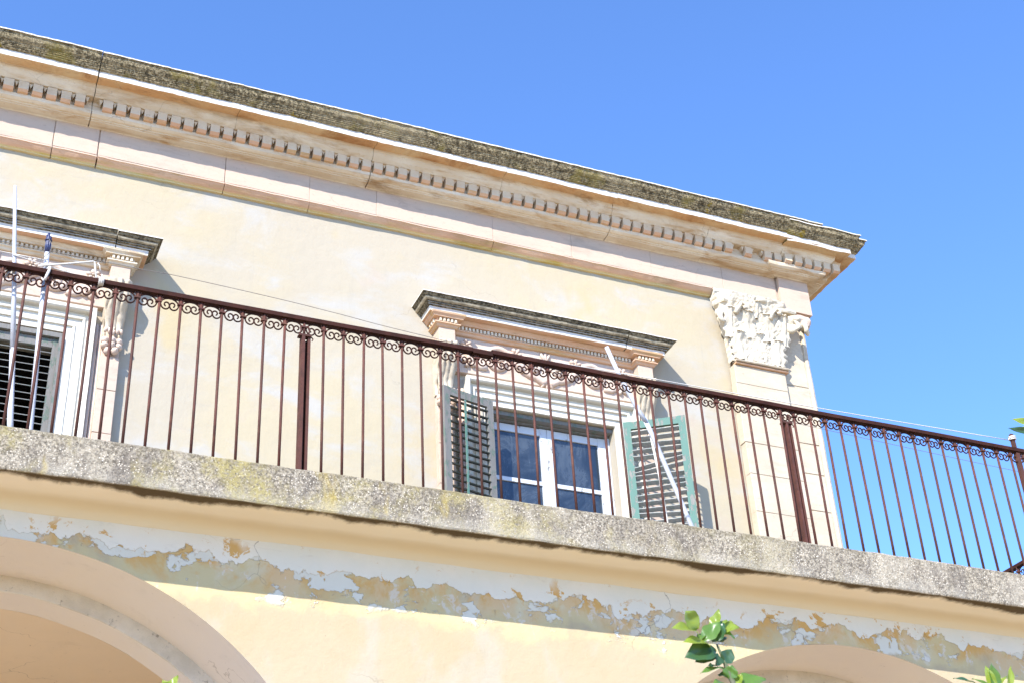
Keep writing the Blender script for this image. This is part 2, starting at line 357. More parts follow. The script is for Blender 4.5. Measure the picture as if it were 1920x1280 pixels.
# ------------------------------------------------------------------ mesh kit
class MB:
    def __init__(s):
        s.v = []; s.f = []; s.mi = []
    def add(s, vs, fs, mi=0):
        o = len(s.v)
        s.v += [Vector(p) for p in vs]
        for k, f in enumerate(fs):
            s.f.append([o + i for i in f])
            s.mi.append(mi[k] if isinstance(mi, (list, tuple)) else mi)
    def jitter(s, amp, freq=4.0, seed=0.0, mask=None):
        off = Vector((seed * 3.1, seed * 1.7, seed * 2.3))
        for p in s.v:
            d = noise.noise_vector(p * freq + off) * amp
            if mask:
                d *= mask(p)
            p += d
        return s
    def box(s, lo, hi, mi=0):
        (x0, y0, z0), (x1, y1, z1) = lo, hi
        s.add([(x0, y0, z0), (x1, y0, z0), (x1, y1, z0), (x0, y1, z0), (x0, y0, z1), (x1, y0, z1), (x1, y1, z1), (x0, y1, z1)],
              [(0, 3, 2, 1), (4, 5, 6, 7), (0, 1, 5, 4), (1, 2, 6, 5), (2, 3, 7, 6), (3, 0, 4, 7)], mi)
        return s
    def grid(s, nu, nv, fn, mi=0, flip=False):
        vs = [fn(i / nu, j / nv) for j in range(nv + 1) for i in range(nu + 1)]
        fs = []
        for j in range(nv):
            for i in range(nu):
                a = j * (nu + 1) + i
                q = (a, a + 1, a + nu + 2, a + nu + 1)
                fs.append(q[::-1] if flip else q)
        s.add(vs, fs, mi)
        return s
    def rbox(s, lo, hi, nx, nz, mi=0, bev=.004):
        """box with a gridded, slightly chamfered front (-Y)"""
        (x0, y0, z0), (x1, y1, z1) = lo, hi
        s.add([(x0, y0 + bev, z0), (x1, y0 + bev, z0), (x1, y0 + bev, z1), (x0, y0 + bev, z1), (x0, y1, z0), (x1, y1, z0), (x1, y1, z1), (x0, y1, z1),
               (x0 + bev, y0, z0 + bev), (x1 - bev, y0, z0 + bev), (x1 - bev, y0, z1 - bev), (x0 + bev, y0, z1 - bev)],
              [(8, 9, 10, 11), (0, 1, 9, 8), (1, 2, 10, 9), (2, 3, 11, 10), (3, 0, 8, 11), (0, 4, 5, 1), (1, 5, 6, 2), (2, 6, 7, 3), (3, 7, 4, 0), (4, 7, 6, 5)], mi)
        return s
    def tube(s, pts, r, sides=6, mi=0, caps=True, squash=None):
        pts = [Vector(p) for p in pts]
        n = len(pts)
        rr = r if callable(r) else (lambda t: r)
        t0 = (pts[1] - pts[0]).normalized()
        ref = Vector((0, 1, 0)) if abs(t0.y) < .9 else Vector((1, 0, 0))
        nv = (ref - t0 * ref.dot(t0)).normalized()
        rings = []
        for i, p in enumerate(pts):
            t = (pts[min(i + 1, n - 1)] - pts[max(i - 1, 0)])
            t = t.normalized() if t.length > 1e-9 else t0
            nv = nv - t * nv.dot(t)
            nv = nv.normalized() if nv.length > 1e-6 else Vector((0, 0, 1))
            b = t.cross(nv)
            R = rr(i / (n - 1))
            rings.append([p + (nv * math.cos(2 * PI * k / sides) * (squash or 1) + b * math.sin(2 * PI * k / sides)) * R for k in range(sides)])
        vs = [q for g in rings for q in g]
        fs = []
        for i in range(n - 1):
            for k in range(sides):
                a = i * sides + k; b2 = i * sides + (k + 1) % sides
                fs.append((a, b2, b2 + sides, a + sides))
        if caps:
            fs.append(tuple(range(sides))[::-1]); fs.append(tuple((n - 1) * sides + k for k in range(sides)))
        s.add(vs, fs, mi)
        return s
    def ell(s, c, r, rot=None, nu=8, nv=6, mi=0):
        c = Vector(c); vs = []; fs = []
        for j in range(nv + 1):
            th = PI * j / nv
            for i in range(nu):
                ph = 2 * PI * i / nu
                p = Vector((r[0] * math.sin(th) * math.cos(ph), r[1] * math.sin(th) * math.sin(ph), r[2] * math.cos(th)))
                if rot: p = rot @ p
                vs.append(c + p)
        for j in range(nv):
            for i in range(nu):
                a = j * nu + i; b = j * nu + (i + 1) % nu
                fs.append((a, a + nu, b + nu, b))
        s.add(vs, fs, mi)
        return s
    def sweep(s, path, prof, mats=None, step=.10, caps=True, plane='XY', base=0.0):
        """prof = [(offset outward, height)]; outward is to the right of the path's direction.
        plane 'XY': path in plan, height along Z. plane 'XZ': path in elevation, height along -Y from base."""
        P = [Vector((p[0], p[1])) for p in path]
        nrm = []
        for a, b in zip(P, P[1:]):
            d = (b - a).normalized(); nrm.append(Vector((d.y, -d.x)))
        mit = []
        for i in range(len(P)):
            if i == 0: m = nrm[0]
            elif i == len(P) - 1: m = nrm[-1]
            else:
                a, b = nrm[i - 1], nrm[i]; m = (a + b) / (1 + a.dot(b))
            mit.append(m)
        rings = []
        for i in range(len(P) - 1):
            n = max(1, int((P[i + 1] - P[i]).length / step))
            for k in range(n + (1 if i == len(P) - 2 else 0)):
                t = k / n
                ring = []
                for d, h in prof:
                    q = (P[i] + mit[i] * d).lerp(P[i + 1] + mit[i + 1] * d, t)
                    ring.append(Vector((q.x, q.y, h)) if plane == 'XY' else Vector((q.x, base - h, q.y)))
                rings.append(ring)
        m = len(prof)
        vs = [q for g in rings for q in g]
        fs = []; mi = []
        for i in range(len(rings) - 1):
            for k in range(m - 1):
                a = i * m + k
                fs.append((a, a + 1, a + m + 1, a + m)); mi.append(mats[k] if mats else 0)
        if caps:
            fs.append(tuple(range(m))[::-1]); fs.append(tuple((len(rings) - 1) * m + k for k in range(m)))
            mi += [mats[m // 2] if mats else 0] * 2
        s.add(vs, fs, mi)
        return s
    def mesh(s, name, mats, smooth=False, recalc=True, origin=None):
        lo = [min(p[k] for p in s.v) for k in range(3)]; hi = [max(p[k] for p in s.v) for k in range(3)]
        o = Vector(((lo[0] + hi[0]) / 2, (lo[1] + hi[1]) / 2, lo[2])) if origin is None else Vector(origin)
        me = bpy.data.meshes.new(name)
        me.from_pydata([p - o for p in s.v], [], s.f)
        for m in mats: me.materials.append(m)
        me.polygons.foreach_set('material_index', s.mi)
        if smooth: me.polygons.foreach_set('use_smooth', [True] * len(s.f))
        if recalc:
            import bmesh
            bm = bmesh.new(); bm.from_mesh(me)
            bmesh.ops.recalc_face_normals(bm, faces=bm.faces)
            bm.to_mesh(me); bm.free()
        me.update()
        return me, o
    def build(s, name, mats, parent=None, smooth=False, recalc=True):
        if not isinstance(mats, (list, tuple)): mats = [mats]
        me, o = s.mesh(name, mats, smooth, recalc)
        return put(name, me, o, parent)

WP = {}
def put(name, me, world, parent=None, rot=None):
    ob = bpy.data.objects.new(name, me)
    COL.objects.link(ob)
    world = Vector(world)
    WP[ob] = world
    if parent is not None:
        ob.parent = parent
        ob.location = world - WP[parent]
    else:
        ob.location = world
    if rot: ob.rotation_euler = rot
    return ob
def tag(o, label, cat, group=None, kind=None):
    o['label'] = label; o['category'] = cat
    if group: o['group'] = group
    if kind: o['kind'] = kind
    return o
def thing(name, loc, label, cat, group=None):
    return tag(put(name, None, loc), label, cat, group)
def stuff(o):
    o['kind'] = 'stuff'; return o
def lerp(a, b, t): return a + (b - a) * t

# ------------------------------------------------------------------ ground
GZ = -1.6                                   # the camera's eye is the origin, 1.6 m above the ground
g = MB(); g.grid(24, 24, lambda u, v: (-300 + 600 * u, -300 + 600 * v, GZ))
ground = g.build('ground', M['ground'], recalc=False)
ground['kind'] = 'structure'

# ------------------------------------------------------------------ the villa
villa = thing('villa', (3, 10, GZ), 'faded cream two-storey villa with carved cornice, arcade and iron-railed terrace', 'building')
XL, XR = -3.2, 7.90         # upper wall
YW, YF = 10.0, 9.92         # upper wall face, frieze face
FZ = 3.70                   # terrace level
OPEN = [(-.298, .892), (4.44, 5.655)]
OZ = 6.19

w = MB()
xs = [XL, OPEN[0][0], OPEN[0][1], OPEN[1][0], OPEN[1][1], XR]
def wallgrid(x0, x1, z0, z1):
    nx, nz = max(1, int((x1 - x0) / .25)), max(1, int((z1 - z0) / .25))
    w.grid(nx, nz, lambda u, v: (lerp(x0, x1, u), YW + .006 * noise.noise(Vector((lerp(x0, x1, u) * .9, 0, lerp(z0, z1, v) * .9))), lerp(z0, z1, v)))
for i in range(5):
    wallgrid(xs[i], xs[i + 1], OZ, 8.5)
    if i % 2 == 0: wallgrid(xs[i], xs[i + 1], FZ - .25, OZ)
for x0, x1 in OPEN:
    w.add([(x0, YW, FZ), (x0, YW + .35, FZ), (x0, YW + .35, OZ), (x0, YW, OZ), (x1, YW, FZ), (x1, YW + .35, FZ), (x1, YW + .35, OZ), (x1, YW, OZ)],
          [(0, 1, 2, 3), (4, 7, 6, 5), (3, 2, 6, 7)])
w.add([(XR, YW, FZ - .25), (XR, 17, FZ - .25), (XR, 17, 8.5), (XR, YW, 8.5)], [(0, 1, 2, 3)])
w.add([(XL, YW, FZ - .25), (XL, 17, FZ - .25), (XL, 17, 8.5), (XL, YW, 8.5)], [(3, 2, 1, 0)])
w.add([(XL, 17, FZ - .25), (XR, 17, FZ - .25), (XR, 17, 8.5), (XL, 17, 8.5)], [(3, 2, 1, 0)])
w.build('upper_wall', M['upper'], villa, recalc=False)
r = MB(); r.box((XL, 9.75, 8.5), (XR + .1, 17.1, 8.63)); r.build('roof_slab', M['roof'], villa)
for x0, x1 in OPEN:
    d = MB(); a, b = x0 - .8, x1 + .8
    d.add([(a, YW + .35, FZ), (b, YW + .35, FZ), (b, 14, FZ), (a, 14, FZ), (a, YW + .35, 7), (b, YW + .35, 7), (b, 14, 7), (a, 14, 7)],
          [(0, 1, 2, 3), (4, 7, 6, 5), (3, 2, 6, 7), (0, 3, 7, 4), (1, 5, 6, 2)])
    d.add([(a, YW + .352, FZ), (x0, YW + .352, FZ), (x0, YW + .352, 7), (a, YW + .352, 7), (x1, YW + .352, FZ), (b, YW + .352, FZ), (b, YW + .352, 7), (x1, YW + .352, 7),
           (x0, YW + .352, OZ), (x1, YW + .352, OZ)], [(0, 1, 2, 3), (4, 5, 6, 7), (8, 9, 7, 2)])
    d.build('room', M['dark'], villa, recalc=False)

# ---- frieze blocks and the architrave strip under them
fr_j = [XL, -1.9, -.75, .602, .967, 2.04, 2.79, 3.41, 4.54, 5.35, 6.2, 7.0, 7.62]
fz0, fz1 = 7.915, 8.20
core = MB(); core.box((XL, YF + .012, 7.90), (XR + .03, YW - .003, 8.45)); frieze = core.build('frieze', M['frieze'], villa)
for i, (a, b) in enumerate(zip(fr_j, fr_j[1:])):
    gap = .0045 if a in (.602, .967) else .0007
    m = MB(); dy = random.uniform(-.003, .003)
    m.rbox((a + gap, YF + dy, fz0), (b - gap, YF + .03, fz1), 1, 1, 0, .003)
    m.build('frieze_block', M['frieze'], frieze)
    m = MB()
    end = b if b < 7 else min(b, 6.86)
    if a >= 6.86: continue
    prof = [(-.09, 7.909), (.006, 7.909), (.007, 7.896), (.0, 7.892), (-.008, 7.880), (-.022, 7.864), (-.038, 7.852), (-.052, 7.846), (-.056, 7.838), (-.09, 7.835)]
    n = random.uniform(0, .03)
    m.sweep([(a + gap + n * .1, YF), (end - gap, YF)], prof, [0, 0, 1, 1, 1, 1, 2, 2, 2], .05)
    m.jitter(.0045, 9, i)
    m.build('architrave_block', [M['frieze'], M['ochre'], M['mossline']], villa)
# right end of the architrave, over the pilaster: whitened and worn
m = MB(); m.sweep([(6.87, YF), (7.62, YF)], [(-.09, 7.909), (.012, 7.909), (.014, 7.87), (.0, 7.845), (-.03, 7.82), (-.09, 7.81)], None, .03)
m.jitter(.012, 11, 4.4); m.build('architrave_block', M['capital'], villa)
# corner frieze block breaking forward
m = MB(); m.sweep([(7.635, YF - .0), (7.635, 9.885), (7.985, 9.885), (7.985, 16.5)], [(-.05, 7.80), (0, 7.80), (0, 8.20), (-.05, 8.20)], None, .06)
m.jitter(.004, 8, 2); m.build('frieze_block', M['frieze'], frieze)

# ---- the great cornice
cprof = [(-.30, 8.650), (.462, 8.640), (.463, 8.628), (.447, 8.622), (.445, 8.604), (.436, 8.584), (.420, 8.568), (.408, 8.560),
         (.408, 8.552), (.400, 8.546), (.400, 8.539), (.391, 8.533), (.391, 8.526), (.381, 8.520), (.381, 8.513), (.368, 8.506),
         (.360, 8.503), (.360, 8.446), (.345, 8.443), (.300, 8.449), (.255, 8.452), (.250, 8.440), (.240, 8.412), (.222, 8.384), (.200, 8.366), (.192, 8.358),
         (.125, 8.357), (.118, 8.262), (-.02, 8.262)]
cm = [3, 1, 1] + [0] * 13 + [1] + [2] * 2 + [4] * 2 + [5] * 0 + [4] * 1
cmats = []
for k in range(len(cprof) - 1):
    z0, z1 = cprof[k][1], cprof[k + 1][1]
    if k <= 1: cmats.append(1)
    elif k <= 15: cmats.append(0)
    elif k == 16: cmats.append(1)
    elif k <= 19: cmats.append(3)
    else: cmats.append(2)
CM = [M['lichen'], M['white'], M['cornice'], M['rust']]
cc = MB(); cc.box((XL, YF - .17, 8.37), (XR, YF + .05, 8.60)); cc.box((XL, YF - .11, 8.22), (XR, YF + .05, 8.36)); cc.box((XL, YF - .33, 8.475), (XR, YF - .1705, 8.59)); cornice = cc.build('cornice', M['cornice'], villa)
cj = [XL, -1.6, -.4, .861, 2.054, 3.3, 4.55, 5.7, 6.75, 8.0]
def front_lip(p):
    # wear breaks along the lower lip and the top edge, none at the hidden back
    return 1.0 if p.y < 9.75 else .25
for i, (a, b) in enumerate(zip(cj, cj[1:])):
    m = MB()
    gap = .005 if abs(a - .861) < .01 else .0008
    gap2 = .003 if abs(b - .861) < .01 else .0008
    last = i == len(cj) - 2
    m.sweep([(a + gap, YF), ((b - .02 if last else b - gap2), YF)], cprof, cmats, .04)
    m.jitter(.005, 3, .5, front_lip); m.jitter(.0035, 17, i + .9, front_lip); m.jitter(.003, 55, i, front_lip)
    dz = random.uniform(-.004, .004); dy = random.uniform(-.004, .004)
    for p in m.v: p.z += dz; p.y += dy
    m.build('cornice_block', CM, cornice)
# corner piece, a little lower, turning the corner and running back along the side
m = MB()
m.sweep([(7.992, YF + .004), (7.992, 9.99), (8.10, 9.99), (8.10, 17)], cprof, cmats, .05)
m.jitter(.008, 5, 9.1, front_lip); m.jitter(.006, 22, 9.7)
for p in m.v: p.z -= .012
m.build('cornice_block', CM, cornice)
m = MB()
m.sweep([(7.60, YF + .002), (7.985, YF + .002), (7.985, 9.984)], [(d, z - .022) for d, z in cprof], cmats, .04)
m.jitter(.010, 5, 12.1, front_lip); m.jitter(.006, 22, 11.7)
# keep only the piece right of the break
for p in m.v:
    if p.x < 8.0: p.y += .004
m.v = m.v
m.build('cornice_block', CM, cornice)
# bed moulding under the dentils
bprof = [(-.02, 8.262), (.1475, 8.262), (.1475, 8.250), (.140, 8.228), (.118, 8.214), (.100, 8.212), (.098, 8.204), (.084, 8.203), (.082, 8.196), (.012, 8.194), (.004, 8.186), (-.02, 8.186)]
for i, (a, b) in enumerate([(XL, .861), (.861, 3.3), (3.3, 5.7), (5.7, 7.60)]):
    m = MB(); m.sweep([(a + .006, YF), (b - .002, YF)], bprof, None, .06)
    m.jitter(.004, 8, i); m.build('bed_moulding', M['cornice'], cornice)
m = MB(); m.sweep([(7.60, YF), (7.60, 9.88), (7.985, 9.88), (7.985, 9.97), (8.06, 9.97), (8.06, 17)], bprof, None, .06)
m.jitter(.007, 9, 6); m.build('bed_moulding', M['cornice'], cornice)

# dentils
def dentil_mesh(k):
    m = MB(); hw = .0395
    y0, y1 = -.068, 0
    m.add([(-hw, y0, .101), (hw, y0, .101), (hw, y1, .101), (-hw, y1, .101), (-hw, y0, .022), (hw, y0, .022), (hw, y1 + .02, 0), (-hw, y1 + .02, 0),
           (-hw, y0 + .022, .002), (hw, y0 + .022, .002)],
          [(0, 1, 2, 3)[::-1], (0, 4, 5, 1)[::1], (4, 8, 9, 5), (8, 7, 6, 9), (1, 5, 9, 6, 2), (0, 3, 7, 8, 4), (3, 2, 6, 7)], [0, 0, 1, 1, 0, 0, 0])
    m.jitter(.005, 14, k * 3.3)
    return m.mesh('dentil', [M['dentil'], M['ochre']], origin=(0, 0, 0))[0]  # down-facing faces in ochre: runoff stain plus warm ground bounce put into the colour
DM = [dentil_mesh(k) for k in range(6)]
pitch = .1135
x = 2.686 - 52 * pitch
k = 0
spur = MB()
while x < 8.30:
    if abs(x - .861) > .05 and not (7.05 < x < 7.13 or 7.28 < x < 7.36):
        yy = YF - .124
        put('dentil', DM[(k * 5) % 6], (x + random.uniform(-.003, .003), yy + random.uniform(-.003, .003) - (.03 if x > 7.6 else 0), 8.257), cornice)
    xm = x + pitch / 2
    spur.add([(xm - .017, YF - .178, 8.357), (xm + .017, YF - .178, 8.357), (xm, YF - .172, 8.312), (xm - .017, YF - .12, 8.357), (xm + .017, YF - .12, 8.357), (xm, YF - .12, 8.312)],
             [(0, 2, 1), (0, 3, 5, 2), (1, 2, 5, 4)])
    x += pitch; k += 1
stuff(spur.build('dentil_spur', M['dentil'], cornice))
y = 9.95
while y < 14:
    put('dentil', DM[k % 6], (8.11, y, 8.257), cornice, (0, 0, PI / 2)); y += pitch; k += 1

# ---- pilaster of stone courses, with its crumbling capital, and the corner pier
pz = [FZ, 4.05, 4.43, 4.82, 5.16, 5.52, 5.90, 6.22, 6.55, 6.85, 7.05]
pc = MB(); pc.box((6.985, 9.975, FZ), (7.86, YW - .004, 7.80)); pil = pc.build('pilaster', M['pil'], villa)
for i, (a, b) in enumerate(zip(pz, pz[1:])):
    m = MB(); m.rbox((6.965 + random.uniform(-.004, .004), 9.895, a + .0015), (7.545 + random.uniform(-.008, .008), 9.98, b - .0015), 1, 1, 0, .004)
    m.jitter(.004, 6, i); m.build('pilaster_block', M['pil'], pil)
    m = MB(); z2 = .13 if i else 0
    m.rbox((7.575, 9.957, a + .002 + z2), (7.838, 9.985, min(b + .13, 7.79) - .002), 1, 1, 0, .004)
    m.jitter(.004, 6, i + 20); m.build('pier_block', M['pil'], pil)
m = MB()
m.tube([(7.870, 9.970, FZ + (7.80 - FZ) * t / 26 ) for t in range(27)], .030, 8)
m.jitter(.006, 7, 3); m.build('edge_bead', M['pil'], pil)
m = MB(); m.rbox((7.55, 9.959, 7.13), (7.838, 9.99, 7.80), 1, 1); m.build('pier_block', M['pil'], pil)

cap = MB()
def capf(u, v):
    z = lerp(7.085, 7.80, v)
    flare = v ** 1.7
    xa, xb = lerp(6.955, 6.845, flare), lerp(7.555, 7.66, flare)
    x = lerp(xa, xb, u)
    out = .035 + .10 * flare
    leaf = .012 * abs(math.sin(u * PI * 4.0)) * (1 - v * .4) * math.exp(-((v * 2.6) % 1.0 - .55) ** 2 * 5)
    lump = .018 * noise.fractal(Vector((x * 6, v * 4.5, 2)), .9, 2.1, 5) + .010 * noise.noise(Vector((x * 30, v * 24, 7)))
    edge = min(1, min(u, 1 - u) * 9)
    return (x + .014 * noise.noise(Vector((v * 14, u * 3, 1))), 9.905 - (out + leaf + lump) * (.35 + .65 * edge), z)
cap.grid(56, 60, capf)
def cside(uu, x_sgn):
    return lambda u, v: (capf(uu, v)[0], lerp(capf(uu, v)[1], 9.96, u), capf(uu, v)[2])
cap.grid(3, 60, cside(0, -1)); cap.grid(3, 60, cside(1, 1))
cap.build('capital', M['capital'], pil, smooth=False)
for k, (z0, z1, o) in enumerate([(7.052, 7.068, .028), (7.074, 7.092, .045)]):
    m = MB(); m.sweep([(6.975, 9.90), (7.565, 9.90)], [(-.03, z1), (o, z1), (o + .006, (z0 + z1) / 2), (o, z0), (-.03, z0)], None, .03)
    m.jitter(.003, 14, k); m.build('astragal', M['ochre'] if k == 0 else M['pil'], pil)
# volutes and the broken abacus
def volute(c, r, axis_x, depth, name='volute'):
    m = MB()
    pts = []
    for t in range(34):
        a = t / 33 * PI * 3.4
        rr = r * (1 - t / 40)
        u = math.cos(a + .6) * rr; v = math.sin(a + .6) * rr
        pts.append((c[0] + u * axis_x[0], c[1] + u * axis_x[1], c[2] + v))
    m.tube(pts, lambda t: depth * (1 - .45 * t), 7)
    m.ell((c[0] - .02, c[1] + .02, c[2] + .05), (depth * 1.2, depth * 1.6, depth * 1.5), None, 9, 7)
    m.jitter(.022, 13, c[0])
    return m.build(name, M['capital'], pil, smooth=True)
volute((7.66, 9.80, 7.56), .075, (.75, -.66), .035)
volute((6.87, 9.84, 7.52), .055, (.75, .5), .028)
volute((7.885, 9.90, 7.62), .060, (.6, .8), .032)
m = MB(); m.sweep([(6.84, 9.93), (6.90, 9.80), (7.25, 9.845), (7.60, 9.775), (7.70, 9.80), (7.70, 9.95)], [(-.05, 7.735), (.012, 7.735), (.012, 7.71), (0, 7.69), (-.05, 7.68)], None, .03)
m.jitter(.016, 9, 1.3); m.build('abacus', M['capital'], pil)
m = MB(); m.ell((7.33, 9.80, 7.775), (.09, .055, .045)); m.jitter(.02, 14, 3); m.build('fleuron', M['capital'], pil, smooth=True)
m = MB(); m.sweep([(7.71, 9.95), (7.80, 9.895), (7.93, 9.88), (7.965, 9.93), (7.955, 10.25)], [(-.06, 7.77), (.0, 7.77), (.012, 7.73), (-.012, 7.67), (-.06, 7.655)], None, .03)
m.jitter(.012, 11, 8.3); m.build('abacus', M['orn'], pil)
def cap_leaf(cx, z0, h, w, k, tip=.034):
    m = MB()
    def fn(u, v):
        q = (u - .5) * 2
        ww = w / 2 * (.50 + .50 * math.sin(PI * (.18 + .72 * v))) * (1 + .16 * math.cos(v * 26)) * (1 if v < .93 else .72)
        zz = z0 + h * (v if v < .82 else .82 + .18 * math.sin((v - .82) / .18 * 2.4) * .55)
        fl = .035 + .10 * max(0, (zz - 7.085) / .715) ** 1.7
        o = fl + .006 + .010 * math.cos(q * 2.2) + .006 * math.cos(q * 9) * (1 - .4 * v) + tip * max(0, v - .45) ** 2 * 3.2
        return (cx + q * ww + .03 * (cx - 7.255) * v, 9.905 - o, zz)
    m.grid(14, 22, fn)
    m.jitter(.016, 8, k); m.jitter(.008, 24, k + 5)
    m.build('capital_leaf', M['capital'], pil, smooth=True, recalc=False)
for k, (x, z, h, ww) in enumerate([(7.045, 7.10, .31, .19), (7.255, 7.10, .33, .20), (7.465, 7.10, .29, .19),
                                   (7.150, 7.34, .30, .19), (7.365, 7.33, .32, .20), (6.960, 7.32, .33, .15), (7.555, 7.33, .34, .15), (7.255, 7.56, .18, .13)]):
    cap_leaf(x, z, h, ww, k + .3)
for k, (x, z) in enumerate([(7.06, 7.66), (7.45, 7.67)]):
    m = MB(); m.tube([(x - .06, 9.79, z - .10), (x - .03, 9.775, z - .03), (x + .01, 9.765, z + .02), (x + .05, 9.765, z + .01), (x + .05, 9.765, z - .03), (x + .02, 9.765, z - .03)], lambda t: .024 - .008 * t, 7)
    m.jitter(.010, 18, k); m.build('stalk', M['capital'], pil, smooth=True)

# ---- window hoods, consoles and surrounds
hprof = [(-.06, 7.066), (.280, 7.062), (.281, 7.052), (.266, 7.048), (.262, 7.036), (.250, 7.028), (.252, 7.022), (.246, 7.008), (.232, 7.000), (.216, 6.997), (.222, 6.990), (.216, 6.984), (.204, 6.982), (.207, 6.975), (.198, 6.970), (.190, 6.968),
         (.188, 6.960), (.188, 6.927), (.180, 6.924), (.085, 6.930), (.083, 6.920), (-.06, 6.920)]
hm = [1, 1, 0, 0, 0, 0, 3, 3, 0, 1, 0, 0, 1, 0, 0, 1, 1] + [2] * 4  # paler roll and white fillets: sunlit ridges put into the colours
hb = [(-.05, 6.925), (.070, 6.925), (.066, 6.910), (.050, 6.896), (.046, 6.884), (.012, 6.884), (.012, 6.846), (.030, 6.844), (.030, 6.834), (.014, 6.826), (.008, 6.812), (.0, 6.806), (-.05, 6.806)]
def dent_small():
    m = MB(); m.rbox((-.0105, -.024, 0), (.0105, 0, .034), 1, 1, 0, .003); m.jitter(.002, 40, 1)
    return m.mesh('dentil', [M['cornice']], origin=(0, 0, 0))[0]
DS = dent_small()
def petals(m, c, R, n, k, yout=.022, ph=0):
    for i in range(n):
        a = 2 * PI * i / n + ph
        q = Matrix.Rotation(-a, 3, 'Y')
        m.ell((c[0] + math.cos(a) * R * .58, c[1] - yout * .4, c[2] + math.sin(a) * R * .58), (R * .44, yout, R * .27), q, 7, 5)
    m.ell((c[0], c[1] - yout, c[2]), (R * .2, yout * .9, R * .2), None, 7, 5)
def rosette(c, R, n, par, k):
    m = MB(); petals(m, c, R, n, k, .024, k * .7); m.jitter(.004, 25, k)
    return m.build('rosette', M['orn'], par, smooth=True)
def spiral_pts(cx, cz, r0, a0, turns, y, sgn=1, n=26, shrink=.72):
    out = []
    for i in range(n):
        t = i / (n - 1); a = a0 + sgn * turns * 2 * PI * t; r = r0 * (1 - shrink * t)
        out.append((cx + math.cos(a) * r, y, cz + math.sin(a) * r))
    return out
def hood(x0, x1, k):
    """x0, x1: outer faces of the two consoles"""
    cx = (x0 + x1) / 2
    hd = MB(); hd.box((x0 + .01, 9.95, 6.80), (x1 - .01, YW - .002, 7.05)); hd = hd.build('window_hood', M['cornice'], villa)
    m = MB()
    joint = lerp(x0, x1, .86 if k == 0 else .925)
    base = 9.985
    m.sweep([(x0 + .10, YW), (x0 + .10, base), (joint - .004, base)], hprof, hm, .035)
    m.jitter(.0025, 7, k + .3); m.jitter(.0015, 30, k); m.build('hood_cornice', [M['hoodtop'], M['white'], M['ochre'], M['front_lip']], hd)
    m = MB()
    m.sweep([(joint + .004, base), (x1 - .085, base), (x1 - .085, YW)], hprof, hm, .035)
    m.jitter(.006, 9, k + 5.3); m.jitter(.004, 30, k + 3)
    for p in m.v: p.z -= .006
    m.build('hood_cornice', [M['hoodtop'], M['white'], M['ochre'], M['front_lip']], hd)
    yb, yr = 9.925, 9.845
    path = [(x0, YW), (x0, yr), (x0 + .175, yr), (x0 + .175, yb), (x1 - .175, yb), (x1 - .175, yr), (x1, yr), (x1, YW)]
    m = MB(); m.sweep(path, hb, [0] * 12, .05); m.jitter(.003, 12, k)
    m.build('hood_bed_moulding', M['cornice'] if k else M['ochre'], hd)
    pt = .0345
    def run(a, b, y, along='x', ry=0, xx=0):
        n = int(abs(b - a) / pt)
        for i in range(n):
            t = a + (i + .5) * (b - a) / n
            if along == 'x': put('dentil', DS, (t, y - .012, 6.848), hd)
            else: put('dentil', DS, (xx, t, 6.848), hd, (0, 0, ry))
    run(x0, x0 + .175, yr); run(x1 - .175, x1, yr); run(x0 + .20, x1 - .20, yb)
    run(yr, YW - .02, 0, 'y', -PI / 2, x0 - .012); run(yr, YW - .02, 0, 'y', PI / 2, x1 + .012)
    # carved panel
    m = MB(); m.rbox((x0 + .16, 9.945, 6.455), (x1 - .16, YW - .003, 6.83), 1, 1); m.build('frieze_panel', M['orn'], hd)
    zc = 6.635; y = 9.94
    for s in (-1, 1):
        m = MB()
        c1 = cx + s * .135; c2 = cx + s * .46
        r0 = .120
        a0 = -PI / 2 if s > 0 else -PI / 2
        pts = [(cx + s * .01, y, zc - .145)] + [(cx + s * .05, y, zc - .150)]
        pts += spiral_pts(c1, zc + .01, r0, -PI / 2 - s * .2, 1.35, y, s, 34)
        m.tube(pts, lambda t: .030 * (1 - .5 * t), 7)
        pts = [(c1 + s * .09, y, zc - .075), (c1 + s * .13, y, zc - .02)]
        pts += spiral_pts(c2, zc - .005, .135, PI - s * .2 if s > 0 else .2, 1.45, y, -s, 36)
        m.tube(pts, lambda t: .031 * (1 - .5 * t), 7)
        pts = [(c2 + s * .11, y, zc - .10), (c2 + s * .18, y, zc - .11), (c2 + s * .26, y, zc - .06), (c2 + s * .30, y, zc + .02), (c2 + s * .25, y, zc + .07), (c2 + s * .21, y, zc + .03)]
        m.tube(pts, lambda t: .026 * (1 - .4 * t), 7)
        m.jitter(.004, 16, k + s)
        m.build('scroll_vine', M['orn'], hd, smooth=True)
        rosette((c1, y, zc + .0), .055, 5, hd, k + s)
        rosette((c2 - s * .0, y, zc - .02), .075, 6, hd, k + s + 2)
        rosette((c2 - s * .17, y, zc + .09), .062, 6, hd, k + s + 4)
        rosette((c2 + s * .30, y, zc + .09), .062, 6, hd, k + s + 5)
        rosette((c2 + s * .28, y, zc - .07), .065, 5, hd, k + s + 7)
    m = MB()
    for a in (-.5, 0, .5):
        m.ell((cx + math.sin(a) * .05, y, zc + .09 + math.cos(a) * .03), (.016, .02, .05), Matrix.Rotation(a, 3, 'Y'), 7, 5)
    for a in (-.6, 0, .6):
        m.ell((cx + math.sin(a) * .05, y, zc - .13 - math.cos(a) * .03), (.018, .022, .05), Matrix.Rotation(-a, 3, 'Y'), 7, 5)
    m.jitter(.003, 30, k); m.build('palmette', M['orn'], hd, smooth=True)
    # consoles
    for xa in (x0 + .012, x1 - .163):
        console(xa, xa + .151, k + xa)
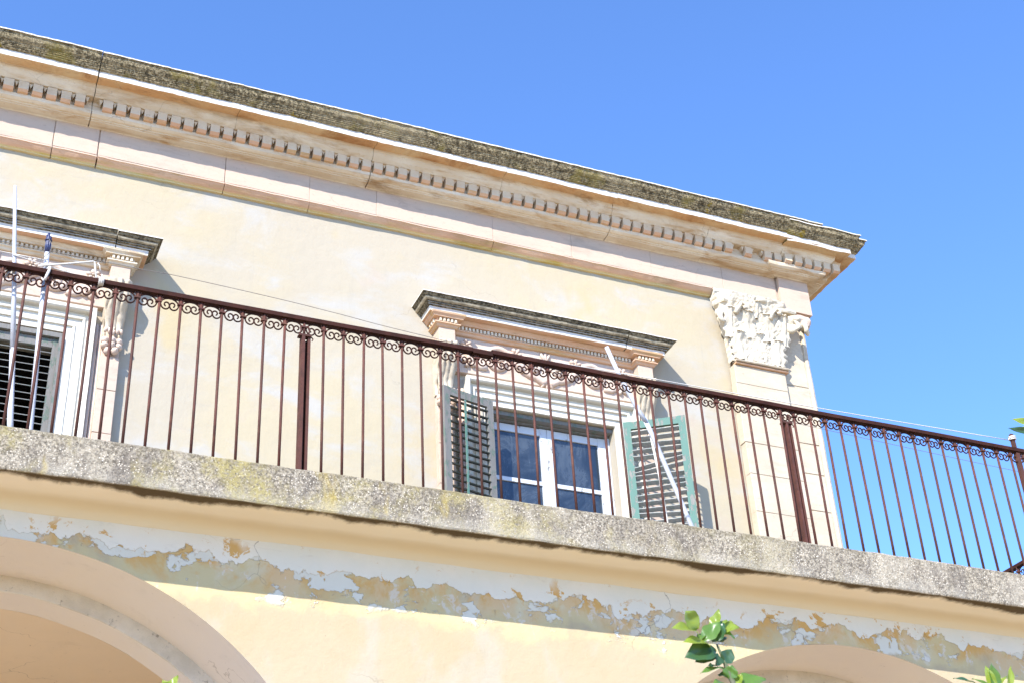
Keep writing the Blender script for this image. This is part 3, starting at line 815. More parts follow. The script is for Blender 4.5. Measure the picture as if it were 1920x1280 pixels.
def console(xa, xb, k):
    m = MB(); m.rbox((xa, 9.85, 6.665), (xb, YW - .003, 6.815), 1, 1, 0, .003); con = m.build('console', M['frieze'], villa)
    m = MB()
    N = 26
    def outp(v):           # v=0 top .. 1 bottom : S-shaped profile
        z = lerp(6.700, 6.19, v)
        o = (.150 * (1 - v) ** 1.1 + .035 + .030 * math.sin(v * PI * 2.0 - .3)) * math.sqrt(min(1, .04 + v / .09))
        return z, o
    def f(u, v):
        z, o = outp(v)
        hw = (xb - xa) / 2 * lerp(1.22, 1.02, v)
        x = (xa + xb) / 2 + (u - .5) * 2 * hw
        rib = .018 * abs(math.cos(u * PI * 3.5 + .5 * math.sin(v * 5))) ** .7 + .016 * math.exp(-((u - .5) / .10) ** 2)
        lobe = .016 * math.sin(v * PI * 7) * (abs(u - .5) * 2) ** 1.5
        ed = min(1, min(u, 1 - u) * 8)
        return (x, 9.99 - (o + (rib + lobe) * ed), z)
    m.grid(22, N * 2, f)
    m.grid(2, N * 2, lambda u, v: (f(0, v)[0], lerp(f(0, v)[1], YW, u), f(0, v)[2]), 0, True)
    m.grid(2, N * 2, lambda u, v: (f(1, v)[0], lerp(f(1, v)[1], YW, u), f(1, v)[2]))
    m.jitter(.004, 22, k)
    m.build('console_scroll', M['pil'], con, smooth=True)
    cx = (xa + xb) / 2
    # the curled acanthus leaf and its tip
    m = MB()
    for s in (-1, 0, 1):
        m.grid(6, 14, lambda u, v: (cx + s * .042 + (u - .5) * .062 * math.sin(PI * (.12 + .80 * v)), 9.99 - outp(.42 + .52 * v)[1] - .022 - .030 * v ** 2 - .012 * math.cos((u - .5) * PI), outp(.42 + .52 * v)[0] + (.02 * (v > .9))))
    m.jitter(.008, 26, k + 2)
    m.build('acanthus_leaf', M['pil'], con, smooth=True, recalc=False)
    m = MB()
    for s in range(5):
        m.ell((cx + (s - 2) * .030, 9.885 - .008 * (s % 2), 6.205 + .008 * abs(s - 2)), (.017, .022, .024), None, 7, 5)
    m.jitter(.006, 30, k); m.build('leaf_tip', M['orn'], con, smooth=True)
    random.seed(int(k * 100))
    for r_ in range(3):
        for c_ in range(3 if r_ < 2 else 2):
            q = cx + (c_ - (1 if r_ < 2 else .5)) * .054
            m = MB(); m.ell((q, 9.915 - .012 * (c_ == 1), 6.145 - r_ * .044), (.031, .038, .030), None, 8, 6)
            m.ell((q + .004, 9.882 - .012 * (c_ == 1), 6.145 - r_ * .044), (.007, .006, .007), None, 6, 4)
            m.jitter(.005, 30, k + r_ * 3 + c_); m.build('carved_fruit', M['orn'], con, smooth=True)
    m = MB(); m.rbox((xa + .008, 9.945, 6.02), (xb - .008, YW - .002, 6.20), 1, 1); m.build('drop_plate', M['orn'], con)
    # jamb strip below
    for z0, z1 in ((FZ, 4.3), (4.3, 4.85), (4.85, 5.35), (5.35, 5.72), (5.72, 6.018)):
        m = MB(); m.rbox((xa + .004, 9.925, z0 + .0015), (xb - .004, YW - .002, z1 - .0015), 1, 1, 0, .003); m.jitter(.002, 9, z0)
        m.build('jamb_block', M['frieze'], con)
def surround(x0, x1, k):
    m = MB()
    path = [(x1, FZ), (x1, OZ), (x0, OZ), (x0, FZ)]
    prof = [(.005, -.02), (.005, .018), (.060, .018), (.062, .034), (.078, .036), (.080, .026), (.128, .026), (.130, .046), (.146, .050), (.148, .034), (.180, .034), (.184, .080), (.194, .092), (.222, .094), (.224, -.02)]
    m.sweep(path, prof, None, .12, True, 'XZ', YW - .004)
    m.jitter(.0025, 6, k)
    m.build('door_surround', M['marble'], villa)
    for s, xx in ((-1, x0 - .226), (1, x1 + .226)):
        for j in range(2):
            m = MB(); xq = xx + s * (.018 + j * .034)
            m.tube([(xq, 9.968, FZ), (xq, 9.968, 5.0), (xq, 9.968, 6.3)], .0165, 8); m.build('jamb_reed', M['orn'], villa, smooth=True)
hood(-.745, 1.339, 1)
hood(3.940, 6.051, 0)
surround(*OPEN[0], 1); surround(*OPEN[1], 0)

# ---- french window with its panes (the right opening)
def window(x0, x1):
    fy = YW + .12
    m = MB(); m.box((x0 + .002, fy - .03, OZ - .055), (x1 - .002, fy + .05, OZ - .004)); win = m.build('french_window', M['greygreen'], villa)
    m = MB(); m.box((x0 + .004, fy - .095, OZ - .042), (x1 - .004, fy - .034, OZ - .006)); m.build('head_board', M['greygreen'], win)
    top = OZ - .058
    for xa, xb in ((x0 + .003, x0 + .030), (x1 - .030, x1 - .003)):
        m = MB(); m.box((xa, fy - .02, FZ), (xb, fy + .05, top)); m.build('frame_jamb', M['whitewood'], win)
    xm = (x0 + x1) / 2 + .0
    for (a, b) in ((x0 + .032, xm - .002), (xm + .002, x1 - .032)):
        left = a < xm - .1
        sw = .066
        la, lb = (.034, sw) if left else (sw, .075)
        m = MB(); m.box((a, fy, FZ + .02), (a + la, fy + .042, top - .004)); m.build('stile', M['whitewood'], win)
        m = MB(); m.box((b - lb, fy, FZ + .02), (b, fy + .042, top - .004)); m.build('stile', M['whitewood'], win)
        for z0, z1 in ((top - .075, top - .006), (5.575, 5.612), (4.95, 4.987), (FZ + .03, FZ + .50)):
            m = MB(); m.box((a + la + .0005, fy + .004, z0), (b - lb - .0005, fy + .038, z1)); m.build('glazing_bar', M['whitewood'], win)
        for z0, z1 in ((5.612, top - .075), (4.987, 5.575), (FZ + .50, 4.95)):
            m = MB(); m.box((a + la, fy + .018, z0), (b - lb, fy + .023, z1)); m.build('pane', M['glass'], win)
window(*OPEN[1])

# ---- louvred shutters
def shutter(width, z0, z1, loc, ang, fm, sm, tilt, rod=None, pitch=.068, side=1, broken=None, th=.010):
    """built along +X from the hinge, then turned; side=-1 runs towards -X"""
    me = MB(); st = .062; t = .036
    me.box((0, -t / 2, z0), (st, t / 2, z1))
    root, o = me.mesh('shutter', [M[fm]], origin=(0, 0, 0))
    Rm = Matrix.Rotation(ang, 4, 'Z')
    L = Vector(loc)
    def place(name, mb, mat):
        if side < 0:
            for p in mb.v: p.x = -p.x
        me_, o_ = mb.mesh(name, [M[mat]], origin=(0, 0, 0))
        return me_
    mb = MB(); mb.box((0, -t / 2, z0), (st, t / 2, z1)); mb.jitter(.002, 7, L.x)
    sh = put('shutter', place('shutter', mb, fm), L, villa, (0, 0, ang))
    def sub(name, mb, mat):
        ob = bpy.data.objects.new(name, place(name, mb, mat)); COL.objects.link(ob); ob.parent = sh
        WP[ob] = L; return ob
    mb = MB(); mb.box((width - st, -t / 2, z0), (width, t / 2, z1)); mb.jitter(.002, 7, 2); sub('stile', mb, fm)
    for a, b in ((z1 - .075, z1 - .003), (z0, z0 + .12), (4.72, 4.80)):
        mb = MB(); mb.box((st + .0005, -t / 2 + .002, a), (width - st - .0005, t / 2 - .002, b)); sub('rail', mb, fm)
    z = z1 - .115; i = 0
    dy, dz = math.sin(tilt) * .022, math.cos(tilt) * .022
    while z > z0 + .14:
        if not 4.69 < z < 4.83:
            mb = MB()
            sk = random.uniform(-.005, .005); sk2 = random.uniform(-.005, .005)
            if broken and i in broken: sk, sk2 = broken[i]
            xa, xb = st - .004, width - st + .004
            ny, nz = math.cos(tilt) * th / 2, -math.sin(tilt) * th / 2
            c = []
            for xx, q in ((xa, sk), (xb, sk2)):
                for a_, b_ in ((-1, -1), (-1, 1), (1, 1), (1, -1)):
                    c.append((xx, a_ * dy + b_ * ny, z + q + a_ * dz + b_ * nz))
            mb.add(c, [(0, 1, 2, 3), (7, 6, 5, 4), (0, 4, 5, 1), (1, 5, 6, 2), (2, 6, 7, 3), (3, 7, 4, 0)])
            sub('slat', mb, sm)
        z -= pitch; i += 1
    if rod:
        mb = MB(); mb.box((rod - .008, -t / 2 - .014, z0 + .2), (rod + .008, -t / 2 - .002, z1 - .09)); sub('tilt_rod', mb, 'green')
    return sh
# left leaf of the right window: swung out nearly flat to the wall
a_l = math.atan2(10.0 - 9.878, 4.42 - 3.924)
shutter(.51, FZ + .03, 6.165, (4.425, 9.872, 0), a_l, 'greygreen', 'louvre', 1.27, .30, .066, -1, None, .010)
# right leaf: swung out further
a_r = -math.atan2(10.0 - 9.70, 6.162 - 5.706)
shutter(.545, FZ + .03, 6.175, (5.685, 9.875, 0), a_r, 'green', 'slat', -1.02, None, .062, 1, {2: (.012, -.008), 5: (-.045, .03), 6: (-.030, .030), 9: (-.004, .016), 13: (.02, -.01)})
# closed pair in the left window
shutter(.588, FZ + .03, OZ - .05, (.888, 10.03, 0), 0, 'greygreen', 'slat', 1.06, None, .062, -1, None, .006)
shutter(.588, FZ + .03, OZ - .05, (-.294, 10.03, 0), 0, 'greygreen', 'slat', 1.06, None, .062, 1, None, .006)
m = MB(); m.box((-.294, 9.985, OZ - .046), (.888, 10.05, OZ - .006)); m.build('window_head', M['greygreen'], villa)
m = MB(); m.box((.868, 9.962, FZ), (.905, 10.0, 6.14)); m.build('shutter_post', M['greygreen'], villa)

# ---- terrace slab, its moulded underside, the arcade below
YL = 6.93
TR = 8.78
sl_ = MB()
sprof = [(-.9, FZ + .012), (-.02, FZ + .004), (-.006, FZ - .002), (0, FZ - .012), (0, 3.470), (-.004, 3.460), (-.012, 3.458)]
sl_.sweep([(XL, YL), (TR, YL), (TR, 12)], sprof, None, .04, False)
def ledge_mask(p): return 1.0
sl_.jitter(.006, 1.1, 2); sl_.jitter(.003, 9, 3); sl_.jitter(.0025, 40, 5, lambda p: 1 if p.z > 3.6 else .4)
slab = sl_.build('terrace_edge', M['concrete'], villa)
so_ = MB()
soprof = [(-.008, 3.461), (-.06, 3.460), (-.14, 3.463), (-.20, 3.470), (-.25, 3.473), (-.285, 3.468), (-.310, 3.452), (-.326, 3.430), (-.335, 3.400), (-.345, 3.392), (-.5, 3.392)]
so_.sweep([(XL, YL), (TR, YL), (TR, 12)], soprof, None, .08, False)
so_.jitter(.006, 1.1, 2); so_.jitter(.005, 4, 6)
so_.build('terrace_soffit', M['soffit'], villa, smooth=True)
m = MB(); m.box((XL, 7.4, FZ - .02), (TR - .5, YW - .02, FZ + .006)); m.build('terrace_floor', M['roof'], villa)
m = MB(); m.box((XR + .01, 9.9, FZ - .02), (TR - .5, 17, FZ + .004)); m.build('terrace_floor', M['roof'], villa)

YA, YB, YC = 7.27, 7.78, 8.01
ARCH = [(.465, 1.335, 1.908), (5.636, 1.174, 2.011), (-4.70, 1.335, 1.908)]
def arch_top(x):
    for cx, cz, rr in ARCH:
        if abs(x - cx) < rr: return cz + math.sqrt(max(0, rr * rr - (x - cx) ** 2))
    return None
m = MB()
AX0, AX1, ZT = -7.0, TR - .33, 3.44
# front and back faces as columns; the arch curve is followed by fine columns
def col_list(off=0.0):
    xs = {AX0, AX1}
    for cx, cz, rr in ARCH:
        for i in range(73):
            a = PI * i / 72
            xs.add(round(cx + math.cos(a) * (rr + off), 5))
    xx = AX0
    while xx < AX1:
        xs.add(round(xx, 5)); xx += .3
    return sorted(q for q in xs if AX0 <= q <= AX1)
def edge_z(x, side):
    for cx, cz, rr in ARCH:
        if abs(x - cx) < rr - 1e-5: return cz + math.sqrt(rr * rr - (x - cx) ** 2), cz
        if abs(abs(x - cx) - rr) <= 1e-5:
            inside = (x < cx) == (side > 0)
            return (cz, cz) if inside else (GZ, cz)
    return GZ, None
xs_ = col_list()
for yy, flip in ((YA, False), (YB, True)):
    for a, b in zip(xs_, xs_[1:]):
        za, zb = edge_z(a, 1)[0], edge_z(b, -1)[0]
        n = 1 if min(za, zb) > 2 else 3
        m.grid(1, n, lambda u, v: (lerp(a, b, u), yy, lerp(lerp(za, zb, u), ZT, v)), 0, flip)
m.build('arcade_wall', M['lower'], villa, recalc=False)
for cx, cz, rr in ARCH:
    m = MB()
    def pt(t, r_, y):      # t 0..1 from left foot over the arch to the right foot
        if t < .2: return (cx - r_, y, lerp(GZ, cz, t / .2))
        if t > .8: return (cx + r_, y, lerp(cz, GZ, (t - .8) / .2))
        a = PI - PI * (t - .2) / .6
        return (cx + math.cos(a) * r_, y, cz + math.sin(a) * r_)
    m.grid(90, 4, lambda u, v: pt(u, rr + .001, lerp(YA, YB, v)), 0, True)
    m.jitter(.004, 3, cx); m.build('arch_soffit', M['peach'], villa, smooth=True, recalc=False)
    m = MB(); ri = rr - .092
    m.grid(90, 1, lambda u, v: pt(u, lerp(rr + .05, ri + .004, v), YB - .012), 0, True)
    m.grid(90, 1, lambda u, v: pt(u, lerp(ri + .004, ri, v), lerp(YB - .012, YB - .004, v)), 0, True)
    m.grid(90, 2, lambda u, v: pt(u, ri, lerp(YB - .004, YC, v)), 1, True)
    m.jitter(.006, 4, cx + 1)
    m.build('arch_band', [M['ring'], M['peach']], villa, smooth=False, recalc=False)
    m = MB(); m.grid(90, 1, lambda u, v: pt(u, lerp(ri, rr + .4, v), YC), 0, False); m.build('arch_backing', M['tan'], villa, recalc=False)
m = MB(); m.box((AX0, YC - .2, 3.30), (TR - .3, YW, 3.46)); m.build('portico_ceiling', M['tan'], villa)
m = MB(); m.grid(20, 8, lambda u, v: (lerp(AX0, AX1, u), YW - .02, lerp(GZ, 3.30, v))); m.build('portico_back_wall', M['peach'], villa, recalc=False)
m = MB(); m.add([(AX1, YA, GZ), (AX1, YW, GZ), (AX1, YW, ZT), (AX1, YA, ZT)], [(0, 1, 2, 3)]); m.build('arcade_end_wall', M['lower'], villa, recalc=False)

# ------------------------------------------------------------------ the iron railing
YR = 7.0
RT, RB = 4.722, 4.690
rail = thing('iron_railing', (3.5, YR, FZ), 'long rusty maroon iron railing with scrollwork along the terrace edge', 'railing')
segs = [(-3.2, 3.02, 0.0), (3.02, 3.15, -.006), (3.15, 8.66, .008)]
for i, (a, b, dz) in enumerate(segs):
    m = MB(); o = .003 if i == 1 else 0
    prof = [(-.022 - o, RB + dz - o), (-.022 - o, RT - .008 + dz), (-.014, RT + dz + o), (.014, RT + dz + o), (.022 + o, RT - .008 + dz), (.022 + o, RB + dz - o), (-.022 - o, RB + dz - o)]
    m.sweep([(a, YR), (b, YR)], prof, None, .25, False)
    m.jitter(.004, 1.1, 1); m.jitter(.0015, 6, 2)
    m.build('handrail' if i != 1 else 'splice_plate', M['irondark'], rail)
m = MB(); m.sweep([(8.66, YR), (8.66, 12)], [(-.022, RB), (-.022, RT - .008), (-.014, RT), (.014, RT), (.022, RT - .008), (.022, RB), (-.022, RB)], None, .25, False)
m.jitter(.004, 1.1, 1); m.build('handrail', M['irondark'], rail)
SP = .12092
def bal_mesh(k):
    m = MB()
    m.tube([(0, 0, 0), (0, 0, .35), (0, 0, .70), (0, 0, RB - FZ)], .0082, 8)
    for s in (-1, 1):       # the little forked top
        m.tube([(s * .004, 0, RB - FZ - .045), (s * .010, 0, RB - FZ - .02), (s * .017, 0, RB - FZ)], .0045, 5)
    m.jitter(.0022, 3.5, k * 2.7)
    return m.mesh('baluster', [M['iron']], smooth=True, origin=(0, 0, 0))[0]
BMs = [bal_mesh(k) for k in range(5)]
def scroll_mesh():
    m = MB(); half = []
    for i in range(9):
        a = PI / 2 * i / 8
        half.append((-.0515 * math.sin(a), 0, -.050 + .043 * math.cos(a)))
    for i in range(1, 25):
        t = i / 24; a = PI + 2 * PI * 1.22 * t
        r = .0322 * (1 - .80 * t ** .72)
        half.append((-.0195 + math.cos(a) * r, 0, -.052 + math.sin(a) * r * 1.22))
    pts = [(-x, y, z) for x, y, z in half[::-1]] + half[1:]
    m.tube(pts, .0046, 6)
    return m.mesh('scroll', [M['irondark']], smooth=True, origin=(0, 0, 0))[0]
SM = scroll_mesh()
def collar_mesh():
    m = MB(); m.box((-.0175, -.0125, -.005), (.0175, .0125, .005))
    return m.mesh('collar', [M['iron']], origin=(0, 0, 0))[0]
CMs = collar_mesh()
def rail_dz(x): return 0.0 if x < 3.0 else .008
posts = [2.0, 5.285, 7.23]
i0 = int((-3.1 - 1.841) / SP)
for i in range(i0, int((8.62 - 1.841) / SP) + 1):
    x = 1.841 + i * SP
    jx = random.uniform(-.002, .002)
    if not any(abs(x - p) < .05 for p in posts):
        put('baluster', BMs[i % 5], (x + jx, YR, FZ + rail_dz(x)), rail, (random.uniform(-.004, .004), random.uniform(-.006, .006), random.choice((0, PI))))
    else:
        m = MB(); m.tube([(x, YR, RB - .09), (x, YR, RB)], .0082, 8); m.build('baluster_stub', M['iron'], rail, smooth=True)
    put('collar', CMs, (x + jx, YR, RB - .040 + rail_dz(x) + random.uniform(-.002, .002)), rail)
    if x + SP < 8.66:
        s = put('scroll', SM, (x + SP / 2, YR, RB - .002 + rail_dz(x)), rail, (random.uniform(-.04, .04), random.uniform(-.05, .05), random.uniform(-.08, .08)))
        if any(-.02 < x - p < .05 for p in posts[:2]):
            s.location.z -= .006; s.rotation_euler = (.0, .20, .25)
yy = YR + SP
while yy < 11.9:
    put('baluster', BMs[int(yy * 10) % 5], (8.66, yy, FZ), rail)
    put('collar', CMs, (8.66, yy, RB - .04), rail, (0, 0, PI / 2))
    put('scroll', SM, (8.66, yy + SP / 2, RB - .002), rail, (0, 0, PI / 2))
    yy += SP
# channel posts
for x, hw in ((1.975, .027), (5.285, .023)):
    m = MB(); zt = RB - .095
    m.box((x - hw, YR - .012, FZ - .05), (x - hw * .32, YR + .045, zt))
    m.box((x + hw * .40, YR - .002, FZ - .05), (x + hw, YR + .045, zt - .006))
    m.box((x - hw * .32 + .0005, YR + .035, FZ - .05), (x + hw * .40 - .0005, YR + .044, zt - .01))
    m.jitter(.0015, 5, x); m.build('post', M['iron'], rail)
    m = MB(); m.box((x - .045, YR - .012, zt - .004), (x + .03, YR + .03, zt + .008)); m.tube([(x - .04, YR, zt + .008), (x - .03, YR, zt + .035), (x - .034, YR, zt + .06)], .006, 6)
    m.tube([(x + .012, YR, zt + .008), (x + .02, YR, zt + .04), (x + .008, YR, zt + .07)], .006, 6); m.tube([(x + .03, YR, zt), (x + .042, YR, zt - .012), (x + .036, YR, zt - .024)], .004, 6)
    m.build('post_bracket', M['iron'], rail)
m = MB(); m.box((7.218, YR - .014, FZ - .05), (7.248, YR + .016, RB - .002)); m.box((7.214, YR - .012, RT + .01), (7.240, YR + .010, RT + .12)); m.jitter(.003, 8, 2)
m.build('post', M['iron'], rail)

# ------------------------------------------------------------------ things on the terrace
def catmull(pts, n=8):
    P = [Vector(p) for p in pts]; P = [P[0] * 2 - P[1]] + P + [P[-1] * 2 - P[-2]]
    out = []
    for i in range(1, len(P) - 2):
        for k in range(n):
            t = k / n
            a, b, c, d = P[i - 1:i + 3]
            out.append(.5 * (2 * b + (c - a) * t + (2 * a - 5 * b + 4 * c - d) * t * t + (3 * b - a - 3 * c + d) * t ** 3))
    out.append(P[-2]); return out
# two white pipes tied upright behind the railing on the left
yp = 7.062
p1 = thing('white_pole', (.445, yp + .02, FZ), 'taller of two white plastic poles tied behind the railing at left, bare top', 'pole', 'white poles tied to the railing')
m = MB(); m.tube([(.444, yp + .02, FZ), (.428, yp + .015, 3.80), (.385, yp + .008, 4.235)], lambda t: .0165 - .001 * t, 10); m.build('lower_pipe', M['pvc'], p1, smooth=True)
m = MB(); m.tube([(.3855, yp + .008, 4.225), (.345, yp, 4.6), (.300, yp, 4.98), (.263, yp, 5.29)], lambda t: .0150 - .006 * t, 10); m.build('upper_pipe', M['pvc'], p1, smooth=True)
m = MB()
for k in range(4): m.tube([(.313 + math.cos(a / 10 * 2 * PI) * .024, yp + math.sin(a / 10 * 2 * PI) * .024, 4.705 + k * .008 + .003 * math.sin(a + k)) for a in range(11)], .005, 5)
m.tube([(.30, yp - .02, 4.71), (.270, yp - .03, 4.69), (.262, yp - .03, 4.63)], .005, 5); m.tube([(.31, yp - .02, 4.70), (.292, yp - .03, 4.66), (.286, yp - .03, 4.62)], .005, 5)
m.build('cord_knot', M['rope'], p1, smooth=True)
p2 = thing('white_pole', (.532, yp + .02, FZ), 'shorter white pole capped with navy blue wrapping, tied behind the railing', 'pole', 'white poles tied to the railing')
m = MB(); m.tube([(.534, yp + .02, FZ), (.531, yp + .015, 3.77), (.508, yp + .003, 4.35), (.488, yp, 4.88)], lambda t: .0160 - .002 * t, 10); m.build('pipe', M['pvc'], p2, smooth=True)
m = MB()
for a in range(7):
    an = a / 7 * 2 * PI
    m.tube([(.488 + math.cos(an) * .010, yp + math.sin(an) * .010, 4.88), (.4865 + math.cos(an) * .011, yp + math.sin(an) * .011, 4.93), (.486 + math.cos(an) * .008, yp + math.sin(an) * .008, 4.965 + .012 * (a % 2)), (.4855 + math.cos(an) * .011, yp + math.sin(an) * .011, 4.985 + .01 * (a % 3))], .0068, 6)
m.tube([(.486 + math.cos(a / 10 * 2 * PI) * .017, yp + math.sin(a / 10 * 2 * PI) * .017, 4.962) for a in range(11)], .005, 5)
m.build('blue_wrap', M['blue'], p2, smooth=True)
m = MB(); m.tube(catmull([(.486, yp - .02, 4.96), (.505, yp - .03, 4.91), (.495, yp - .03, 4.86), (.465, yp - .02, 4.82), (.455, yp - .02, 4.79)]), .002, 5); m.build('loose_tie', M['wire'], p2)
m = MB(); m.tube([(.507, YR - .026, 4.730), (.505, YR - .027, 4.700), (.497, YR - .028, 4.670), (.490, YR - .024, 4.640)], .0085, 6, squash=.5); m.tube([(.507, YR - .026, 4.727), (.502, YR + .01, 4.740), (.490, yp - .02, 4.745)], .007, 6)
m.build('cloth_strip', M['rope'], p2, smooth=True)
# bent white cane tied to the handrail
cane = thing('bent_cane', (.76, 7.03, 4.68), 'thin bent white cane tied to the handrail beside the navy wrapped pole', 'cane')
m = MB(); m.tube([(.45, 7.04, 4.765), (.60, 7.04, 4.815), (.737, 7.04, 4.862), (.745, 7.04, 4.862), (.757, 7.04, 4.80), (.777, 7.035, 4.690)], .0055, 6); m.build('cane', M['rope'], cane, smooth=True)
m = MB()
for k in range(7): m.tube([(.777 + k * .004 + .003 * math.sin(k * 3), YR + math.cos(a / 8 * 2 * PI) * .030, 4.706 + math.sin(a / 8 * 2 * PI) * .025) for a in range(9)], .0042, 5)
m.tube([(.776, YR - .02, 4.77), (.770, YR - .01, 4.81), (.760, YR, 4.83)], .003, 5); m.tube([(.785, YR - .03, 4.74), (.793, YR - .032, 4.71), (.79, YR - .03, 4.68)], .003, 5)
m.build('lashing', M['rope'], cane, smooth=True)
# leaning white pipe in front of the right-hand shutter
p3 = thing('leaning_pole', (4.97, 7.75, FZ), 'crooked white pipe leaning across the open teal shutter behind the railing', 'pole')
m = MB(); m.tube([(4.300, 7.59, 5.340), (4.385, 7.595, 5.12), (4.505, 7.60, 4.88), (4.56, 7.6, 4.79)], .0155, 10); m.build('upper_pipe', M['pvc'], p3, smooth=True)
m = MB(); m.tube([(4.545, 7.6, 4.825), (4.60, 7.61, 4.71), (4.70, 7.62, 4.44), (4.80, 7.64, 4.20), (4.90, 7.66, 3.95), (4.99, 7.7, FZ)], lambda t: .0185 - .002 * t, 10, squash=.75); m.build('lower_pipe', M['pvc'], p3, smooth=True)
ps = thing('thin_stick', (4.66, 7.66, FZ), 'thin pale stick standing beside the crooked white pipe', 'stick')
m = MB(); m.tube([(4.600, 7.63, 4.72), (4.633, 7.63, 4.4), (4.66, 7.64, 4.05), (4.685, 7.66, FZ)], .0085, 7); m.build('stick', M['rope'], ps, smooth=True)
# clothesline and wire
line = MB()
pts = catmull([(-3.0, 7.05, 4.86), (.24, 7.045, 4.818), (.313, 7.045, 4.812), (.768, 7.05, 4.752), (1.748, 7.05, 4.728), (2.746, 7.05, 4.752), (4.2, 7.05, 4.782), (5.686, 7.05, 4.797), (7.215, 7.03, 4.812)], 6)
line.tube(pts, .0032, 5)
for k in range(3): line.tube([(7.228 + math.cos(a / 8 * 2 * PI) * .026, YR + math.sin(a / 8 * 2 * PI) * .024, 4.800 + k * .011 + .004 * math.sin(a)) for a in range(9)], .0042, 5)
line.tube([(7.205, 7.0, 4.812), (7.19, 6.99, 4.80), (7.175, 6.985, 4.782)], .004, 5)
tag(line.build('clothesline', M['rope'], smooth=True), 'white cord strung just above the handrail from pole to end post', 'cord')
wr = MB(); wr.tube(catmull([(-3, 8, 5.60), (.872, 8, 5.540), (1.334, 8, 5.539), (2.051, 8, 5.508), (2.499, 8, 5.476), (3.117, 8, 5.428), (5.542, 8, 5.295), (6.447, 8, 5.255), (8.292, 8, 5.188), (10.5, 8, 5.15)], 6), .0022, 5)
tag(wr.build('thin_wire', M['wire'], smooth=True), 'thin grey wire sagging above the terrace behind the railing', 'wire')

# ------------------------------------------------------------------ lemon tree in front of the arcade
tree = thing('lemon_tree', (3.0, 4.5, GZ), 'glossy green lemon tree, its leafy shoot tips rising in front of the arches', 'tree')
m = MB()
m.tube(catmull([(3.0, 4.5, GZ), (3.03, 4.48, -.9), (2.95, 4.46, -.2), (2.9, 4.4, .35)]), lambda t: .085 - .035 * t, 10); m.jitter(.012, 6, 1)
m.build('trunk', M['bark'], tree, smooth=True)
limbs = [[(2.93, 4.42, .0), (2.7, 4.35, .6), (2.74, 4.25, 1.2), (2.765, 4.2, 1.55), (2.735, 4.2, 1.70), (2.705, 4.2, 1.79)],
         [(2.95, 4.45, -.2), (3.6, 4.4, .5), (3.9, 4.25, 1.2), (3.90, 4.2, 1.66)],
         [(2.9, 4.4, .2), (2.0, 4.3, .7), (1.1, 4.2, 1.1), (.80, 4.2, 1.42)],
         [(3.0, 4.45, -.3), (4.3, 4.4, .5), (4.75, 4.3, 1.6), (4.60, 4.2, 2.7), (4.47, 4.2, 2.93)]]
for q in limbs:
    m = MB(); m.tube(catmull(q), lambda t: .022 * (1 - t) + .0035, 7); m.build('shoot', M['bark'], tree, smooth=True)
def leaf(base, tip, width, face, mat, curl=.12, fold=.25, par=None, name='leaf'):
    """base, tip: points; face: rough direction the upper side looks"""
    b, t = Vector(base), Vector(tip)
    ax = (t - b); L = ax.length; ax.normalize()
    f = Vector(face); f = (f - ax * f.dot(ax)).normalized()
    sd = ax.cross(f)
    m = MB(); nu, nv = 8, 20
    def fn(u, v):
        s_ = (u - .5) * 2
        wv = width / 2 * (math.sin(PI * v ** .86) ** .80 * (1 - .10 * v) if 0 < v < .999 else 0.0)
        wv = max(wv, .0012)
        ru = 1 + .05 * math.sin(v * 17 + u * 3)
        return b + ax * (L * v) + sd * (s_ * wv * ru) + f * (fold * wv * abs(s_) - curl * L * (v - .35) ** 2 * 1.6 + .003 * math.sin(v * 9 + s_ * 2))
    m.grid(nu, nv, fn)
    return m.build(name, M[mat], par, smooth=True, recalc=False)
def px(x, y, Y=4.2):            # a point of the sprig, given on the photograph's grid at its own distance
    d = Vector(((x - 960) / 2741.14, -(y - 640) / 2741.14, 1))
    w_ = r2 * d.x + u2 * d.y + fwd * d.z
    return w_ * (Y / w_.y)
def cz(x, y): return (1220 + x / 7.385, 1120 + y / 7.385)
UPV = (-.5, -.6, .75)
